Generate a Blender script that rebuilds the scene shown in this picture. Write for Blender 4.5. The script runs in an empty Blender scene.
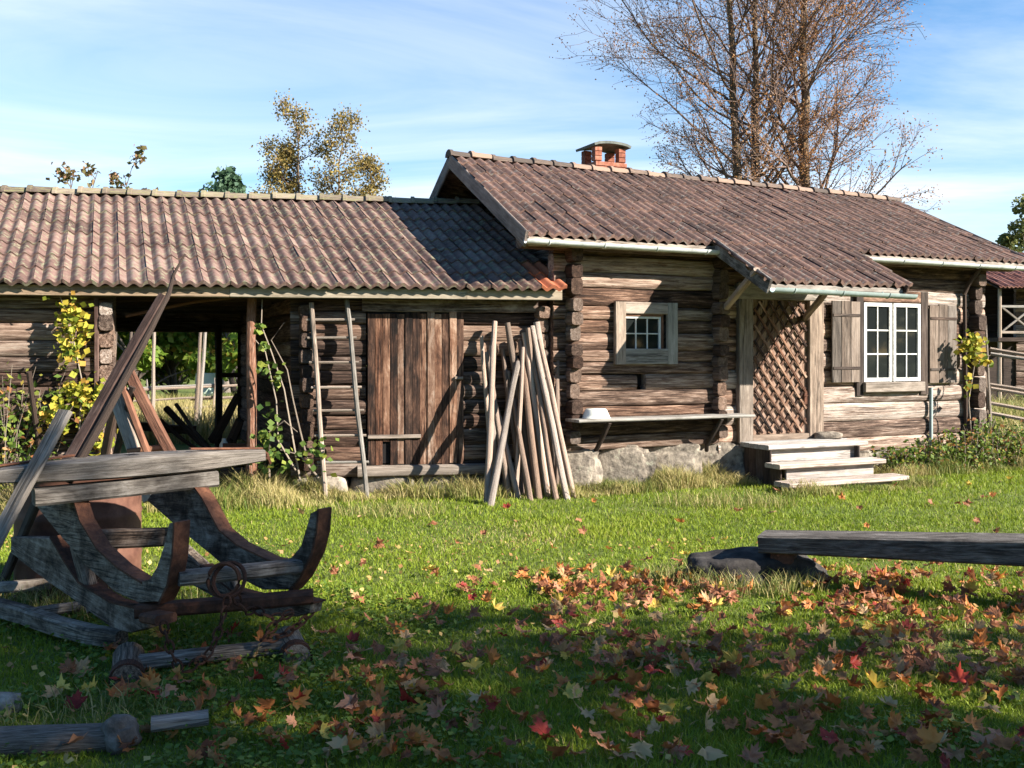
import bpy, math, random
import numpy as np
from mathutils import Vector, noise, Matrix
R = random.Random(7)
sc = bpy.context.scene
COL = sc.collection
CZ = 1.70                       # eye height
HZ = 354.0                      # picture row of the horizon
F = 1000.0

def at(px, py, Y):
    return Vector(((px - 512) / F * Y, Y, CZ - (py - HZ) / F * Y))

def ground_at(px, py):
    Y = CZ * F / (py - HZ)
    return Vector(((px - 512) / F * Y, Y, 0))

# ---------------------------------------------------------------- frames of the two buildings
class Frame:
    def __init__(s, o, ax, ay):
        s.o = Vector(o)
        s.ex = Vector((math.cos(ax), math.sin(ax), 0))
        s.ey = Vector((-math.sin(ay), math.cos(ay), 0))
        s.nv = Vector((-s.ex.y, s.ex.x, 0))
    def __call__(s, u, v, z):
        return s.o + s.ex * u + s.ey * v + Vector((0, 0, z))
    def px(s, px, py, v):
        k = (px - 512) / F
        b = s.o + s.ey * v
        u = (b.y * k - b.x) / (s.ex.x - s.ex.y * k)
        Y = b.y + s.ex.y * u
        return u, CZ - (py - HZ) / F * Y
H = Frame((.725, 12.5, 0), math.radians(24.7), math.radians(21))
S = Frame((-.169, 12.417, 0), math.radians(10), math.radians(22))

# ---------------------------------------------------------------- object helpers
def tag(o, label=None, cat=None, group=None, kind=None):
    if label: o['label'] = label
    if cat: o['category'] = cat
    if group: o['group'] = group
    if kind: o['kind'] = kind
    return o

def thing(name, loc, label, cat, group=None):
    o = bpy.data.objects.new(name, None)
    o.empty_display_size = .2
    COL.objects.link(o)
    o.location = loc
    return tag(o, label, cat, group)

class MB:
    """collects shapes for one mesh"""
    def __init__(s):
        s.v = []; s.f = []; s.gc = []; s.rnd = []
    def sweep(s, pts, prof, up=(0, 0, 1), sc_=None, cap=True, rnd=None, closed=False):
        up = Vector(up); n = len(pts); m = len(prof); b0 = len(s.v)
        off = Vector((R.uniform(0, 90), R.uniform(0, 90), R.uniform(0, 90)))
        rr = R.random() if rnd is None else rnd
        L = 0
        for i, p in enumerate(pts):
            a = pts[i - 1] if (i > 0 or closed) else pts[i]
            c = pts[(i + 1) % n] if (i < n - 1 or closed) else pts[i]
            t = (c - a)
            if t.length < 1e-9: t = Vector((1, 0, 0))
            t.normalize()
            sd = t.cross(up)
            if sd.length < 1e-4: sd = t.cross(Vector((1, .13, .1)))
            sd.normalize(); uv = sd.cross(t)
            if i > 0: L += (p - pts[i - 1]).length
            k = sc_[i] if sc_ else 1
            ka, kb = (k, k) if not isinstance(k, tuple) else k
            for (x, y) in prof:
                s.v.append(p + sd * (x * ka) + uv * (y * kb))
                s.gc.append(off + Vector((L, x, y))); s.rnd.append(rr)
        rng = n if closed else n - 1
        for i in range(rng):
            i2 = (i + 1) % n
            for j in range(m):
                j2 = (j + 1) % m
                s.f.append((b0 + i * m + j, b0 + i * m + j2, b0 + i2 * m + j2, b0 + i2 * m + j))
        if cap and not closed:
            s.f.append(tuple(b0 + j for j in reversed(range(m))))
            s.f.append(tuple(b0 + (n - 1) * m + j for j in range(m)))
    def beam(s, p0, p1, w, h, up=(0, 0, 1), ch=.012, seg=None, wob=0., rnd=None, taper=(1, 1)):
        p0 = Vector(p0); p1 = Vector(p1); L = (p1 - p0).length
        seg = seg or (max(2, int(L / .25)) if wob else 1)
        a = w / 2; b = h / 2; c = min(ch, a * .6, b * .6)
        prof = [(-a + c, -b), (a - c, -b), (a, -b + c), (a, b - c), (a - c, b), (-a + c, b), (-a, b - c), (-a, -b + c)]
        o = Vector((R.uniform(0, 50), R.uniform(0, 50), R.uniform(0, 50)))
        pts = []; ks = []
        for i in range(seg + 1):
            t = i / seg; p = p0.lerp(p1, t)
            if wob: p = p + noise.noise_vector(o + p * 1.7) * wob
            pts.append(p)
            k = taper[0] + (taper[1] - taper[0]) * t
            ks.append((k * (1 + (noise.noise(o + p * 2.3) * wob * 3 if wob else 0)), k))
        s.sweep(pts, prof, up, ks, rnd=rnd)
    def pole(s, p0, p1, r0, r1, n=8, seg=None, wob=0., rnd=None):
        p0 = Vector(p0); p1 = Vector(p1); L = (p1 - p0).length
        seg = seg or max(1, int(L / .3))
        prof = [(math.cos(2 * math.pi * j / n), math.sin(2 * math.pi * j / n)) for j in range(n)]
        o = Vector((R.uniform(0, 50), R.uniform(0, 50), R.uniform(0, 50)))
        pts = []; ks = []
        for i in range(seg + 1):
            t = i / seg; p = p0.lerp(p1, t)
            if wob: p = p + noise.noise_vector(o + p * 1.2) * wob
            pts.append(p); ks.append((r0 + (r1 - r0) * t) * (1 + .12 * noise.noise(o + p * 4)))
        prof2 = prof
        s.sweep(pts, prof2, (0.3, .2, 1), ks, rnd=rnd)
    def tube(s, pts, r, n=6, r1=None, cap=True, closed=False, rnd=None):
        prof = [(math.cos(2 * math.pi * j / n), math.sin(2 * math.pi * j / n)) for j in range(n)]
        m = len(pts); r1 = r if r1 is None else r1
        s.sweep(pts, prof, (.21, .17, 1), [r + (r1 - r) * i / max(1, m - 1) for i in range(m)], cap, rnd, closed)
    def prism(s, poly, ext, rnd=None, bev=0.0):
        """polygon of 3-d points pushed along ext"""
        ext = Vector(ext); n = len(poly); b0 = len(s.v)
        off = Vector((R.uniform(0, 90), R.uniform(0, 90), R.uniform(0, 90)))
        rr = R.random() if rnd is None else rnd
        d = max(((poly[i] - poly[j]) for i in range(n) for j in range(i)), key=lambda q: q.length).normalized()
        e = ext.normalized(); g = d.cross(e)
        cen = sum(poly, Vector()) / n
        rings = [(0, 1 - bev), (.12, 1), (.88, 1), (1, 1 - bev)] if bev else [(0, 1), (1, 1)]
        for t, k in rings:
            for p in poly:
                q = cen + (p - cen) * k + ext * t if bev else p + ext * t
                s.v.append(q); s.gc.append(off + Vector((q.dot(d), q.dot(e), q.dot(g)))); s.rnd.append(rr)
        for r_ in range(len(rings) - 1):
            for j in range(n):
                j2 = (j + 1) % n
                s.f.append((b0 + r_ * n + j, b0 + r_ * n + j2, b0 + (r_ + 1) * n + j2, b0 + (r_ + 1) * n + j))
        s.f.append(tuple(b0 + j for j in reversed(range(n))))
        s.f.append(tuple(b0 + (len(rings) - 1) * n + j for j in range(n)))
    def quad(s, a, b, c, d, rnd=None):
        b0 = len(s.v); rr = R.random() if rnd is None else rnd
        for p in (a, b, c, d):
            s.v.append(Vector(p)); s.gc.append(Vector(p)); s.rnd.append(rr)
        s.f.append((b0, b0 + 1, b0 + 2, b0 + 3))
    def blob(s, c, r, nz=.18, seg=14, ring=9, e=.62, freq=1.4, rnd=None):
        """uneven stone"""
        b0 = len(s.v); c = Vector(c); o = Vector((R.uniform(0, 50), R.uniform(0, 50), R.uniform(0, 50)))
        rr = R.random() if rnd is None else rnd
        for i in range(ring + 1):
            th = math.pi * i / ring
            for j in range(seg):
                ph = 2 * math.pi * j / seg
                d = Vector((math.sin(th) * math.cos(ph), math.sin(th) * math.sin(ph), math.cos(th)))
                q = Vector([math.copysign(abs(x) ** e, x) for x in d])
                k = 1 + nz * noise.noise(o + d * freq) + nz * .5 * noise.noise(o + d * freq * 2.7)
                p = Vector((q.x * r[0], q.y * r[1], q.z * r[2])) * k
                s.v.append(c + p); s.gc.append(o + p); s.rnd.append(rr)
        for i in range(ring):
            for j in range(seg):
                j2 = (j + 1) % seg
                s.f.append((b0 + i * seg + j, b0 + (i + 1) * seg + j, b0 + (i + 1) * seg + j2, b0 + i * seg + j2))
    def build(s, name, m, parent=None, smooth=30, loc=None):
        me = bpy.data.meshes.new(name)
        o = bpy.data.objects.new(name, me); COL.objects.link(o)
        if parent is not None:
            o.parent = parent; w = parent
            base = Vector((0, 0, 0))
            while w is not None:
                base = base + w.location; w = w.parent
        else:
            base = Vector(loc) if loc is not None else Vector((0, 0, 0)); o.location = base
        me.from_pydata([tuple(p - base) for p in s.v], [], s.f)
        a = me.attributes.new('gc', 'FLOAT_VECTOR', 'POINT'); a.data.foreach_set('vector', [c for q in s.gc for c in q])
        a = me.attributes.new('rnd', 'FLOAT', 'POINT'); a.data.foreach_set('value', s.rnd)
        for mm in (m if isinstance(m, (list, tuple)) else [m]): me.materials.append(mm)
        if smooth:
            me.polygons.foreach_set('use_smooth', [True] * len(me.polygons))
            me.set_sharp_from_angle(angle=math.radians(smooth))
        me.update()
        return o

def np_mesh(name, verts, tris, rnd, m, parent=None, loc=(0, 0, 0)):
    """verts (N,3) world, tris (M,3), rnd (N,)"""
    me = bpy.data.meshes.new(name)
    o = bpy.data.objects.new(name, me); COL.objects.link(o)
    base = np.array(loc, float)
    if parent is not None:
        o.parent = parent; w = parent; base = np.zeros(3)
        while w is not None:
            base = base + np.array(w.location); w = w.parent
    else: o.location = loc
    me.vertices.add(len(verts)); me.vertices.foreach_set('co', (verts - base).astype(np.float32).ravel())
    k = tris.shape[1]
    me.loops.add(tris.size); me.loops.foreach_set('vertex_index', tris.astype(np.int32).ravel())
    me.polygons.add(len(tris)); me.polygons.foreach_set('loop_start', np.arange(0, tris.size, k, dtype=np.int32))
    me.update(calc_edges=True)
    a = me.attributes.new('rnd', 'FLOAT', 'POINT'); a.data.foreach_set('value', rnd.astype(np.float32))
    me.materials.append(m)
    me.validate()
    return o

# ---------------------------------------------------------------- materials
def nt(name):
    m = bpy.data.materials.new(name); m.use_nodes = True
    t = m.node_tree; b = t.nodes['Principled BSDF']
    b.inputs['Specular IOR Level'].default_value = .25
    return m, t, b
def nd(t, k, **kw):
    n = t.nodes.new(k)
    for a, v in kw.items():
        if a.startswith('i_'): n.inputs[a[2:]].default_value = v
        else: setattr(n, a, v)
    return n
def ramp(t, stops, interp='LINEAR'):
    n = t.nodes.new('ShaderNodeValToRGB'); e = n.color_ramp.elements; n.color_ramp.interpolation = interp
    while len(e) < len(stops): e.new(.5)
    for q, (p, c) in zip(e, stops):
        q.position = p; q.color = (*c, 1) if len(c) == 3 else c
    return n
def math_(t, op, a, b=None, clamp=False):
    n = t.nodes.new('ShaderNodeMath'); n.operation = op; n.use_clamp = clamp
    for i, x in enumerate((a, b)):
        if x is None: continue
        if isinstance(x, (int, float)): n.inputs[i].default_value = x
        else: t.links.new(x, n.inputs[i])
    return n.outputs[0]
def mixc(t, fac, a, b, mode='MIX'):
    n = t.nodes.new('ShaderNodeMix'); n.data_type = 'RGBA'; n.blend_type = mode
    for s_, x in ((n.inputs[0], fac), (n.inputs[6], a), (n.inputs[7], b)):
        if isinstance(x, (int, float)): s_.default_value = x
        elif isinstance(x, tuple): s_.default_value = (*x, 1)
        else: t.links.new(x, s_)
    return n.outputs[2]
def coords(t, scale, attr='gc'):
    a = nd(t, 'ShaderNodeAttribute', attribute_name=attr)
    mp = nd(t, 'ShaderNodeMapping'); mp.inputs['Scale'].default_value = scale
    t.links.new(a.outputs['Vector'], mp.inputs[0]); return mp.outputs[0]
def noise_(t, vec, scale, detail=5, rough=.6, dist=0):
    n = nd(t, 'ShaderNodeTexNoise'); n.inputs['Scale'].default_value = scale
    n.inputs['Detail'].default_value = detail; n.inputs['Roughness'].default_value = rough
    n.inputs['Distortion'].default_value = dist
    if vec is not None: t.links.new(vec, n.inputs['Vector'])
    return n.outputs[0]

def wood(name, stops, rv=.4, crack=.75, bump=.5, fine=1.0, rough=.88, patch=.5, hue=1.0):
    m, t, b = nt(name); L = t.links.new
    rn = nd(t, 'ShaderNodeAttribute', attribute_name='rnd').outputs['Fac']
    fib = noise_(t, coords(t, (3.2 * fine, 34 * fine, 34 * fine)), 1.0, 7, .75, .5)
    mid = noise_(t, coords(t, (1.7 * fine, 13 * fine, 13 * fine)), 1.0, 6, .7, 1.0)
    pat = noise_(t, coords(t, (2.6 * fine, 5.0, 5.0)), 1.0, 6, .72, .6)
    f = math_(t, 'ADD', math_(t, 'MULTIPLY', fib, .55), math_(t, 'MULTIPLY', mid, .75))
    f = math_(t, 'ADD', f, math_(t, 'MULTIPLY', pat, patch * 1.3))
    f = math_(t, 'ADD', f, math_(t, 'MULTIPLY', math_(t, 'SUBTRACT', rn, .5), rv))
    f = math_(t, 'SUBTRACT', f, .65 + .65 * patch - .5)
    r = ramp(t, stops); L(f, r.inputs[0])
    ck = noise_(t, coords(t, (.45 * fine, 15 * fine, 15 * fine)), 1.0, 4, .6, 1.2)
    band = math_(t, 'ABSOLUTE', math_(t, 'SUBTRACT', ck, .5))
    cr = ramp(t, [(.0, (0, 0, 0)), (.036, (1, 1, 1))]); L(band, cr.inputs[0])
    cm = noise_(t, coords(t, (.9, 3, 3)), 1.0, 2, .5)
    cmr = ramp(t, [(.42, (0, 0, 0)), (.6, (1, 1, 1))]); L(cm, cmr.inputs[0])
    crk = math_(t, 'MAXIMUM', cr.outputs[0], cmr.outputs[0])
    dk = mixc(t, 1.0, r.outputs[0], (1 - crack,) * 3, 'MULTIPLY')
    c = mixc(t, crk, dk, r.outputs[0])
    rn2 = math_(t, 'FRACT', math_(t, 'MULTIPLY', rn, 7.31))
    tint = mixc(t, rn2, (1.10, .93, .82), (.95, 1.0, 1.04))
    c = mixc(t, hue, c, mixc(t, 1.0, c, tint, 'MULTIPLY'))
    L(c, b.inputs['Base Color']); b.inputs['Roughness'].default_value = rough
    h = math_(t, 'ADD', math_(t, 'ADD', math_(t, 'MULTIPLY', fib, .35), math_(t, 'MULTIPLY', mid, .5)), math_(t, 'MULTIPLY', crk, .35))
    bp = nd(t, 'ShaderNodeBump'); bp.inputs['Strength'].default_value = bump; bp.inputs['Distance'].default_value = .02
    L(h, bp.inputs['Height']); L(bp.outputs[0], b.inputs['Normal'])
    return m

def spotted(name, stops, scale=6, rv=.25, lichen=None, lich_amt=.6, bump=.3, rough=.9, metal=0, lscale=9, ldetail=5, big=0):
    m, t, b = nt(name); L = t.links.new
    rn = nd(t, 'ShaderNodeAttribute', attribute_name='rnd').outputs['Fac']
    v = coords(t, (1, 1, 1))
    n1 = noise_(t, v, scale, 6, .65)
    f = math_(t, 'ADD', n1, math_(t, 'MULTIPLY', math_(t, 'SUBTRACT', rn, .5), rv))
    if big:
        oc = nd(t, 'ShaderNodeTexCoord').outputs['Object']
        f = math_(t, 'ADD', f, math_(t, 'MULTIPLY', math_(t, 'SUBTRACT', noise_(t, oc, 1.3, 5, .65, .4), .5), big))
    r = ramp(t, stops); L(f, r.inputs[0]); c = r.outputs[0]
    if lichen:
        n2 = noise_(t, v, lscale, ldetail, .6)
        q = ramp(t, [(lich_amt, (0, 0, 0)), (lich_amt + .09, (1, 1, 1))]); L(n2, q.inputs[0])
        c = mixc(t, math_(t, 'MULTIPLY', q.outputs[0], .8), c, lichen)
    L(c, b.inputs['Base Color']); b.inputs['Roughness'].default_value = rough; b.inputs['Metallic'].default_value = metal
    bp = nd(t, 'ShaderNodeBump'); bp.inputs['Strength'].default_value = bump; bp.inputs['Distance'].default_value = .02
    L(n1, bp.inputs['Height']); L(bp.outputs[0], b.inputs['Normal'])
    return m

def leafy(name, stops, trans=.35, rough=.6, interp='LINEAR'):
    m, t, b = nt(name); L = t.links.new
    rn = nd(t, 'ShaderNodeAttribute', attribute_name='rnd').outputs['Fac']
    r = ramp(t, stops, interp); L(rn, r.inputs[0])
    L(r.outputs[0], b.inputs['Base Color']); b.inputs['Roughness'].default_value = rough
    tr = nd(t, 'ShaderNodeBsdfTranslucent'); L(r.outputs[0], tr.inputs[0])
    mx = nd(t, 'ShaderNodeMixShader'); mx.inputs[0].default_value = trans
    L(b.outputs[0], mx.inputs[1]); L(tr.outputs[0], mx.inputs[2])
    L(mx.outputs[0], t.nodes['Material Output'].inputs[0])
    return m

M = {}
M['log'] = wood('weathered_log', [(.20, (.014, .008, .006)), (.38, (.065, .038, .026)), (.52, (.175, .115, .084)), (.65, (.32, .24, .19)), (.86, (.50, .43, .365))], rv=.36, crack=.92, bump=1.0, patch=.8)
M['shed_log'] = wood('shed_log', [(.20, (.014, .008, .006)), (.38, (.06, .036, .026)), (.53, (.15, .10, .076)), (.68, (.28, .21, .165)), (.9, (.43, .37, .31))], rv=.36, crack=.92, bump=1.0, patch=.8)
M['log_pale'] = wood('bleached_log', [(.18, (.02, .012, .009)), (.36, (.095, .06, .044)), (.50, (.24, .17, .13)), (.64, (.40, .32, .265)), (.88, (.56, .49, .42))], rv=.4, crack=.9, bump=1.0, patch=.8)
M['door_board'] = wood('door_board', [(.1, (.03, .018, .012)), (.4, (.11, .065, .043)), (.6, (.22, .14, .10)), (.85, (.36, .26, .20))], rv=.4)
M['shed_door'] = wood('shed_door_plank', [(.18, (.008, .005, .004)), (.38, (.04, .021, .014)), (.55, (.105, .055, .035)), (.72, (.20, .12, .08)), (.93, (.36, .28, .22))], rv=.5, crack=.9, bump=.8, patch=.9)
M['log_dark'] = wood('log_end_timber', [(.1, (.018, .011, .008)), (.4, (.065, .040, .029)), (.65, (.15, .105, .08)), (.95, (.30, .24, .20))], rv=.5, crack=.88, bump=1.0, patch=.7)
M['barge'] = wood('barge_timber', [(.1, (.035, .031, .03)), (.4, (.10, .09, .085)), (.65, (.19, .175, .165)), (.95, (.32, .30, .29))], rv=.2)
M['fascia'] = wood('fascia_timber', [(.1, (.09, .07, .05)), (.38, (.21, .165, .115)), (.62, (.32, .265, .195)), (.9, (.45, .39, .30))], rv=.25, crack=.5)
M['red_plank'] = wood('red_brown_plank', [(.05, (.016, .009, .007)), (.32, (.07, .033, .02)), (.55, (.17, .085, .05)), (.75, (.29, .175, .11)), (.95, (.42, .34, .27))], rv=.45, crack=.88, bump=.8, patch=.8)
M['grey_wood'] = wood('grey_timber', [(.1, (.06, .05, .042)), (.38, (.17, .145, .12)), (.62, (.30, .265, .23)), (.9, (.45, .41, .365))], rv=.25, crack=.7)
M['pale_wood'] = wood('pale_timber', [(.1, (.07, .058, .048)), (.38, (.18, .156, .132)), (.6, (.29, .26, .225)), (.9, (.45, .415, .37))], rv=.25, crack=.8)
M['white_wood'] = wood('bleached_timber', [(.1, (.17, .15, .135)), (.38, (.31, .285, .265)), (.62, (.43, .41, .385)), (.9, (.54, .52, .50))], rv=.15, crack=.6, bump=.4)
M['sled_wood'] = wood('sled_timber', [(.2, (.022, .014, .009)), (.40, (.10, .070, .050)), (.56, (.215, .165, .125)), (.78, (.38, .315, .25))], rv=.2, crack=.9, patch=1.0, fine=2.0, hue=.4)
M['dark_red'] = wood('dark_red_timber', [(.2, (.025, .014, .011)), (.5, (.085, .05, .04)), (.8, (.2, .14, .115))], rv=.1, fine=2, hue=.3)
M['beam_wood'] = wood('sled_beam_timber', [(.2, (.04, .031, .024)), (.42, (.12, .10, .082)), (.6, (.225, .195, .165)), (.85, (.37, .33, .29))], rv=.1, crack=.85, patch=.7, fine=1.8, hue=.2)
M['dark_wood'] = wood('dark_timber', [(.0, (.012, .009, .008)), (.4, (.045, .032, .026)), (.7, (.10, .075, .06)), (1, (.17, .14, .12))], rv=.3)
M['bench_wood'] = wood('bench_timber', [(.2, (.022, .018, .015)), (.42, (.075, .065, .057)), (.58, (.16, .145, .13)), (.8, (.30, .28, .26))], rv=.1, patch=.9, fine=1.7, hue=.2)
M['red_wood'] = wood('reddish_timber', [(.1, (.03, .014, .009)), (.4, (.105, .05, .032)), (.65, (.21, .11, .07)), (.95, (.36, .24, .17))], rv=.4, crack=.6)
M['pole_wood'] = wood('pole_timber', [(.1, (.06, .045, .036)), (.38, (.20, .155, .125)), (.58, (.36, .295, .25)), (.9, (.52, .46, .40))], rv=.45, crack=.75, fine=1.5)
M['bark'] = spotted('bark', [(.3, (.05, .038, .03)), (.5, (.13, .10, .08)), (.7, (.25, .21, .18))], 12, bump=.8)
M['red_bark'] = spotted('pine_bark', [(.35, (.09, .04, .025)), (.5, (.22, .10, .06)), (.7, (.4, .24, .16))], 12, bump=.8, lichen=(.42, .36, .3), lich_amt=.58)
M['birch_bark'] = spotted('birch_bark', [(.3, (.03, .022, .018)), (.5, (.11, .075, .05)), (.7, (.22, .16, .11))], 5, bump=.5, lichen=(.3, .2, .08), lich_amt=.55)
M['twig'] = spotted('twig', [(.3, (.09, .055, .042)), (.7, (.22, .15, .115))], 3)
M['shed_tile'] = spotted('shed_roof_tile', [(.2, (.055, .035, .029)), (.42, (.115, .068, .055)), (.6, (.165, .10, .081)), (.8, (.225, .165, .135))], 9, rv=.24, lichen=(.20, .19, .12), lich_amt=.53, bump=.4, lscale=13, ldetail=7, big=.75)
M['house_tile'] = spotted('house_roof_tile', [(.15, (.048, .033, .028)), (.4, (.108, .067, .053)), (.58, (.158, .092, .071)), (.85, (.23, .14, .104))], 9, rv=.26, lichen=(.19, .175, .15), lich_amt=.56, bump=.4, lscale=16, ldetail=7, big=.55)
M['red_tile'] = spotted('red_roof_tile', [(.2, (.12, .05, .038)), (.5, (.22, .095, .07)), (.8, (.32, .16, .12))], 9, rv=.4)
M['orange_tile'] = spotted('orange_roof_tile', [(.3, (.3, .09, .045)), (.6, (.45, .15, .075))], 7)
M['ridge_tile'] = spotted('mossy_ridge_tile', [(.3, (.09, .066, .054)), (.5, (.17, .13, .10)), (.7, (.26, .21, .155))], 8, rv=.4, lichen=(.20, .195, .085), lich_amt=.5)
M['house_ridge'] = spotted('house_ridge_tile', [(.3, (.07, .055, .046)), (.5, (.15, .105, .08)), (.7, (.25, .17, .125))], 8, rv=.6)
M['stone'] = spotted('foundation_stone', [(.28, (.05, .042, .035)), (.46, (.18, .15, .12)), (.7, (.36, .305, .24))], 11, rv=.25, bump=1.0, lichen=(.36, .34, .26), lich_amt=.6)
M['dark_stone'] = spotted('lichened_boulder', [(.3, (.012, .010, .009)), (.5, (.034, .029, .026)), (.72, (.09, .08, .07))], 7, rv=.1, bump=.8, lichen=(.16, .155, .14), lich_amt=.66)
M['brick'] = spotted('chimney_brick', [(.3, (.13, .045, .028)), (.5, (.24, .085, .05)), (.7, (.33, .15, .10))], 14, rv=.2)
M['slab'] = spotted('chimney_slab', [(.3, (.06, .065, .06)), (.7, (.14, .15, .13))], 10)
M['rust'] = spotted('rusty_iron', [(.25, (.03, .014, .009)), (.5, (.095, .038, .021)), (.75, (.19, .078, .04))], 16, bump=.6, rough=.85)
M['rust_sheet'] = spotted('rusty_sheet', [(.3, (.035, .016, .011)), (.48, (.085, .036, .024)), (.7, (.15, .07, .046))], 5, bump=.3, rough=.7)
M['gutter'] = spotted('gutter_metal', [(.3, (.30, .31, .29)), (.45, (.48, .50, .48)), (.7, (.62, .64, .62))], 5, bump=.05, rough=.45)
M['gutter_dark'] = spotted('worn_gutter_metal', [(.3, (.22, .27, .26)), (.7, (.36, .42, .40))], 6, bump=.05, rough=.5)
M['white'] = spotted('white_paint', [(.25, (.30, .28, .25)), (.42, (.50, .49, .46)), (.6, (.62, .61, .58))], 20, bump=.1, rough=.6)
M['enamel'] = spotted('pale_enamel', [(.3, (.62, .61, .52)), (.6, (.76, .75, .66))], 8, bump=.02, rough=.35)
M['black'] = spotted('shade_black', [(.3, (.006, .005, .005)), (.7, (.012, .01, .01))], 8)  # near-black colour standing in for the shade inside openings
m, t, b = nt('window_glass'); b.inputs['Base Color'].default_value = (.012, .014, .014, 1); b.inputs['Roughness'].default_value = .04; b.inputs['Specular IOR Level'].default_value = .4
M['glass'] = m
M['grass'] = leafy('grass_blade', [(0, (.075, .125, .008)), (.35, (.165, .23, .015)), (.7, (.27, .32, .028)), (.88, (.32, .31, .055)), (.94, (.38, .32, .12)), (1, (.45, .36, .18))], .35)
M['dry'] = leafy('dry_grass_blade', [(0, (.10, .15, .025)), (.3, (.20, .21, .05)), (.6, (.38, .31, .12)), (1, (.54, .44, .22))], .3)
M['clover'] = leafy('clover_leaf', [(0, (.055, .10, .011)), (.6, (.11, .17, .02)), (1, (.19, .24, .04))], .3)

# ground sheet
m, t, b = nt('turf_soil'); L = t.links.new
tc = nd(t, 'ShaderNodeTexCoord').outputs['Object']
n1 = noise_(t, tc, .8, 6, .6); n2 = noise_(t, tc, 22, 5, .7)
r = ramp(t, [(.3, (.05, .075, .012)), (.5, (.10, .13, .022)), (.7, (.18, .16, .06))]); L(math_(t, 'ADD', math_(t, 'MULTIPLY', n1, .5), math_(t, 'MULTIPLY', n2, .5)), r.inputs[0])
L(r.outputs[0], b.inputs['Base Color']); b.inputs['Roughness'].default_value = 1
bp = nd(t, 'ShaderNodeBump'); bp.inputs['Strength'].default_value = .6; bp.inputs['Distance'].default_value = .05
L(n2, bp.inputs['Height']); L(bp.outputs[0], b.inputs['Normal'])
M['ground'] = m

# ---------------------------------------------------------------- world, sun, camera
SUND = Vector((-1.248, .524, -.75)).normalized()       # the way the light travels
el = math.asin(-SUND.z); az = math.atan2(-SUND.x, -SUND.y)
w = bpy.data.worlds.new('World'); sc.world = w; w.use_nodes = True
t = w.node_tree; L = t.links.new; bg = t.nodes['Background']
sky = nd(t, 'ShaderNodeTexSky', sky_type='NISHITA', sun_disc=False, sun_elevation=el, sun_rotation=az, air_density=1.0, dust_density=.3, ozone_density=2.6)
tc = nd(t, 'ShaderNodeTexCoord'); sp = nd(t, 'ShaderNodeSeparateXYZ'); L(tc.outputs['Generated'], sp.inputs[0])
zc = math_(t, 'ADD', math_(t, 'MAXIMUM', sp.outputs[2], 0), .14)
cb = nd(t, 'ShaderNodeCombineXYZ'); L(math_(t, 'DIVIDE', sp.outputs[0], zc), cb.inputs[0]); L(math_(t, 'DIVIDE', sp.outputs[1], zc), cb.inputs[1])
mp = nd(t, 'ShaderNodeMapping'); mp.inputs['Scale'].default_value = (.55, 1.0, 1); mp.inputs['Rotation'].default_value = (0, 0, .35); mp.inputs['Location'].default_value = (1.3, .4, 0); L(cb.outputs[0], mp.inputs[0])
c1 = noise_(t, mp.outputs[0], .75, 8, .6, .8)
c2 = noise_(t, mp.outputs[0], .33, 3, .5, .2)
cf = math_(t, 'ADD', math_(t, 'MULTIPLY', c1, .6), math_(t, 'MULTIPLY', c2, .5))
rr = ramp(t, [(.45, (0, 0, 0)), (.57, (.45, .45, .45)), (.68, (1, 1, 1))]); L(cf, rr.inputs[0])
hor = ramp(t, [(0.0, (.45, .45, .45)), (.10, (.14, .14, .14)), (.22, (0, 0, 0))]); L(sp.outputs[2], hor.inputs[0])
ahead = ramp(t, [(.35, (.12, .12, .12)), (.62, (1, 1, 1))]); L(math_(t, 'ADD', math_(t, 'MULTIPLY', sp.outputs[1], .5), .5), ahead.inputs[0])
cfac = math_(t, 'MINIMUM', math_(t, 'MULTIPLY', math_(t, 'ADD', math_(t, 'MULTIPLY', rr.outputs[0], .8), hor.outputs[0]), ahead.outputs[0]), .92)
hs = nd(t, 'ShaderNodeHueSaturation'); hs.inputs['Saturation'].default_value = 1.35; L(sky.outputs[0], hs.inputs['Color'])
skc = mixc(t, cfac, hs.outputs[0], (6.4, 6.55, 6.85))
L(skc, bg.inputs[0]); bg.inputs[1].default_value = .066
sun = bpy.data.lights.new('sun', 'SUN'); sun.energy = 5.0; sun.angle = math.radians(.55); sun.color = (1, .94, .84)
so = bpy.data.objects.new('sun', sun); COL.objects.link(so); so.rotation_euler = SUND.to_track_quat('-Z', 'Y').to_euler(); so.location = (12, -6, 9)
cam = bpy.data.cameras.new('camera'); cam.sensor_width = 36; cam.lens = F / 1024 * 36; cam.shift_y = -(384 - HZ) / 1024
cam.clip_end = 3000; cam.clip_start = .05
co = bpy.data.objects.new('camera', cam); COL.objects.link(co); co.location = (0, 0, CZ); co.rotation_euler = (math.pi / 2, 0, 0); sc.camera = co
sc.view_settings.view_transform = 'Standard'; sc.view_settings.look = 'None'; sc.view_settings.gamma = 1; sc.view_settings.exposure = 1.72
sc.cycles.max_bounces = 6

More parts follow.
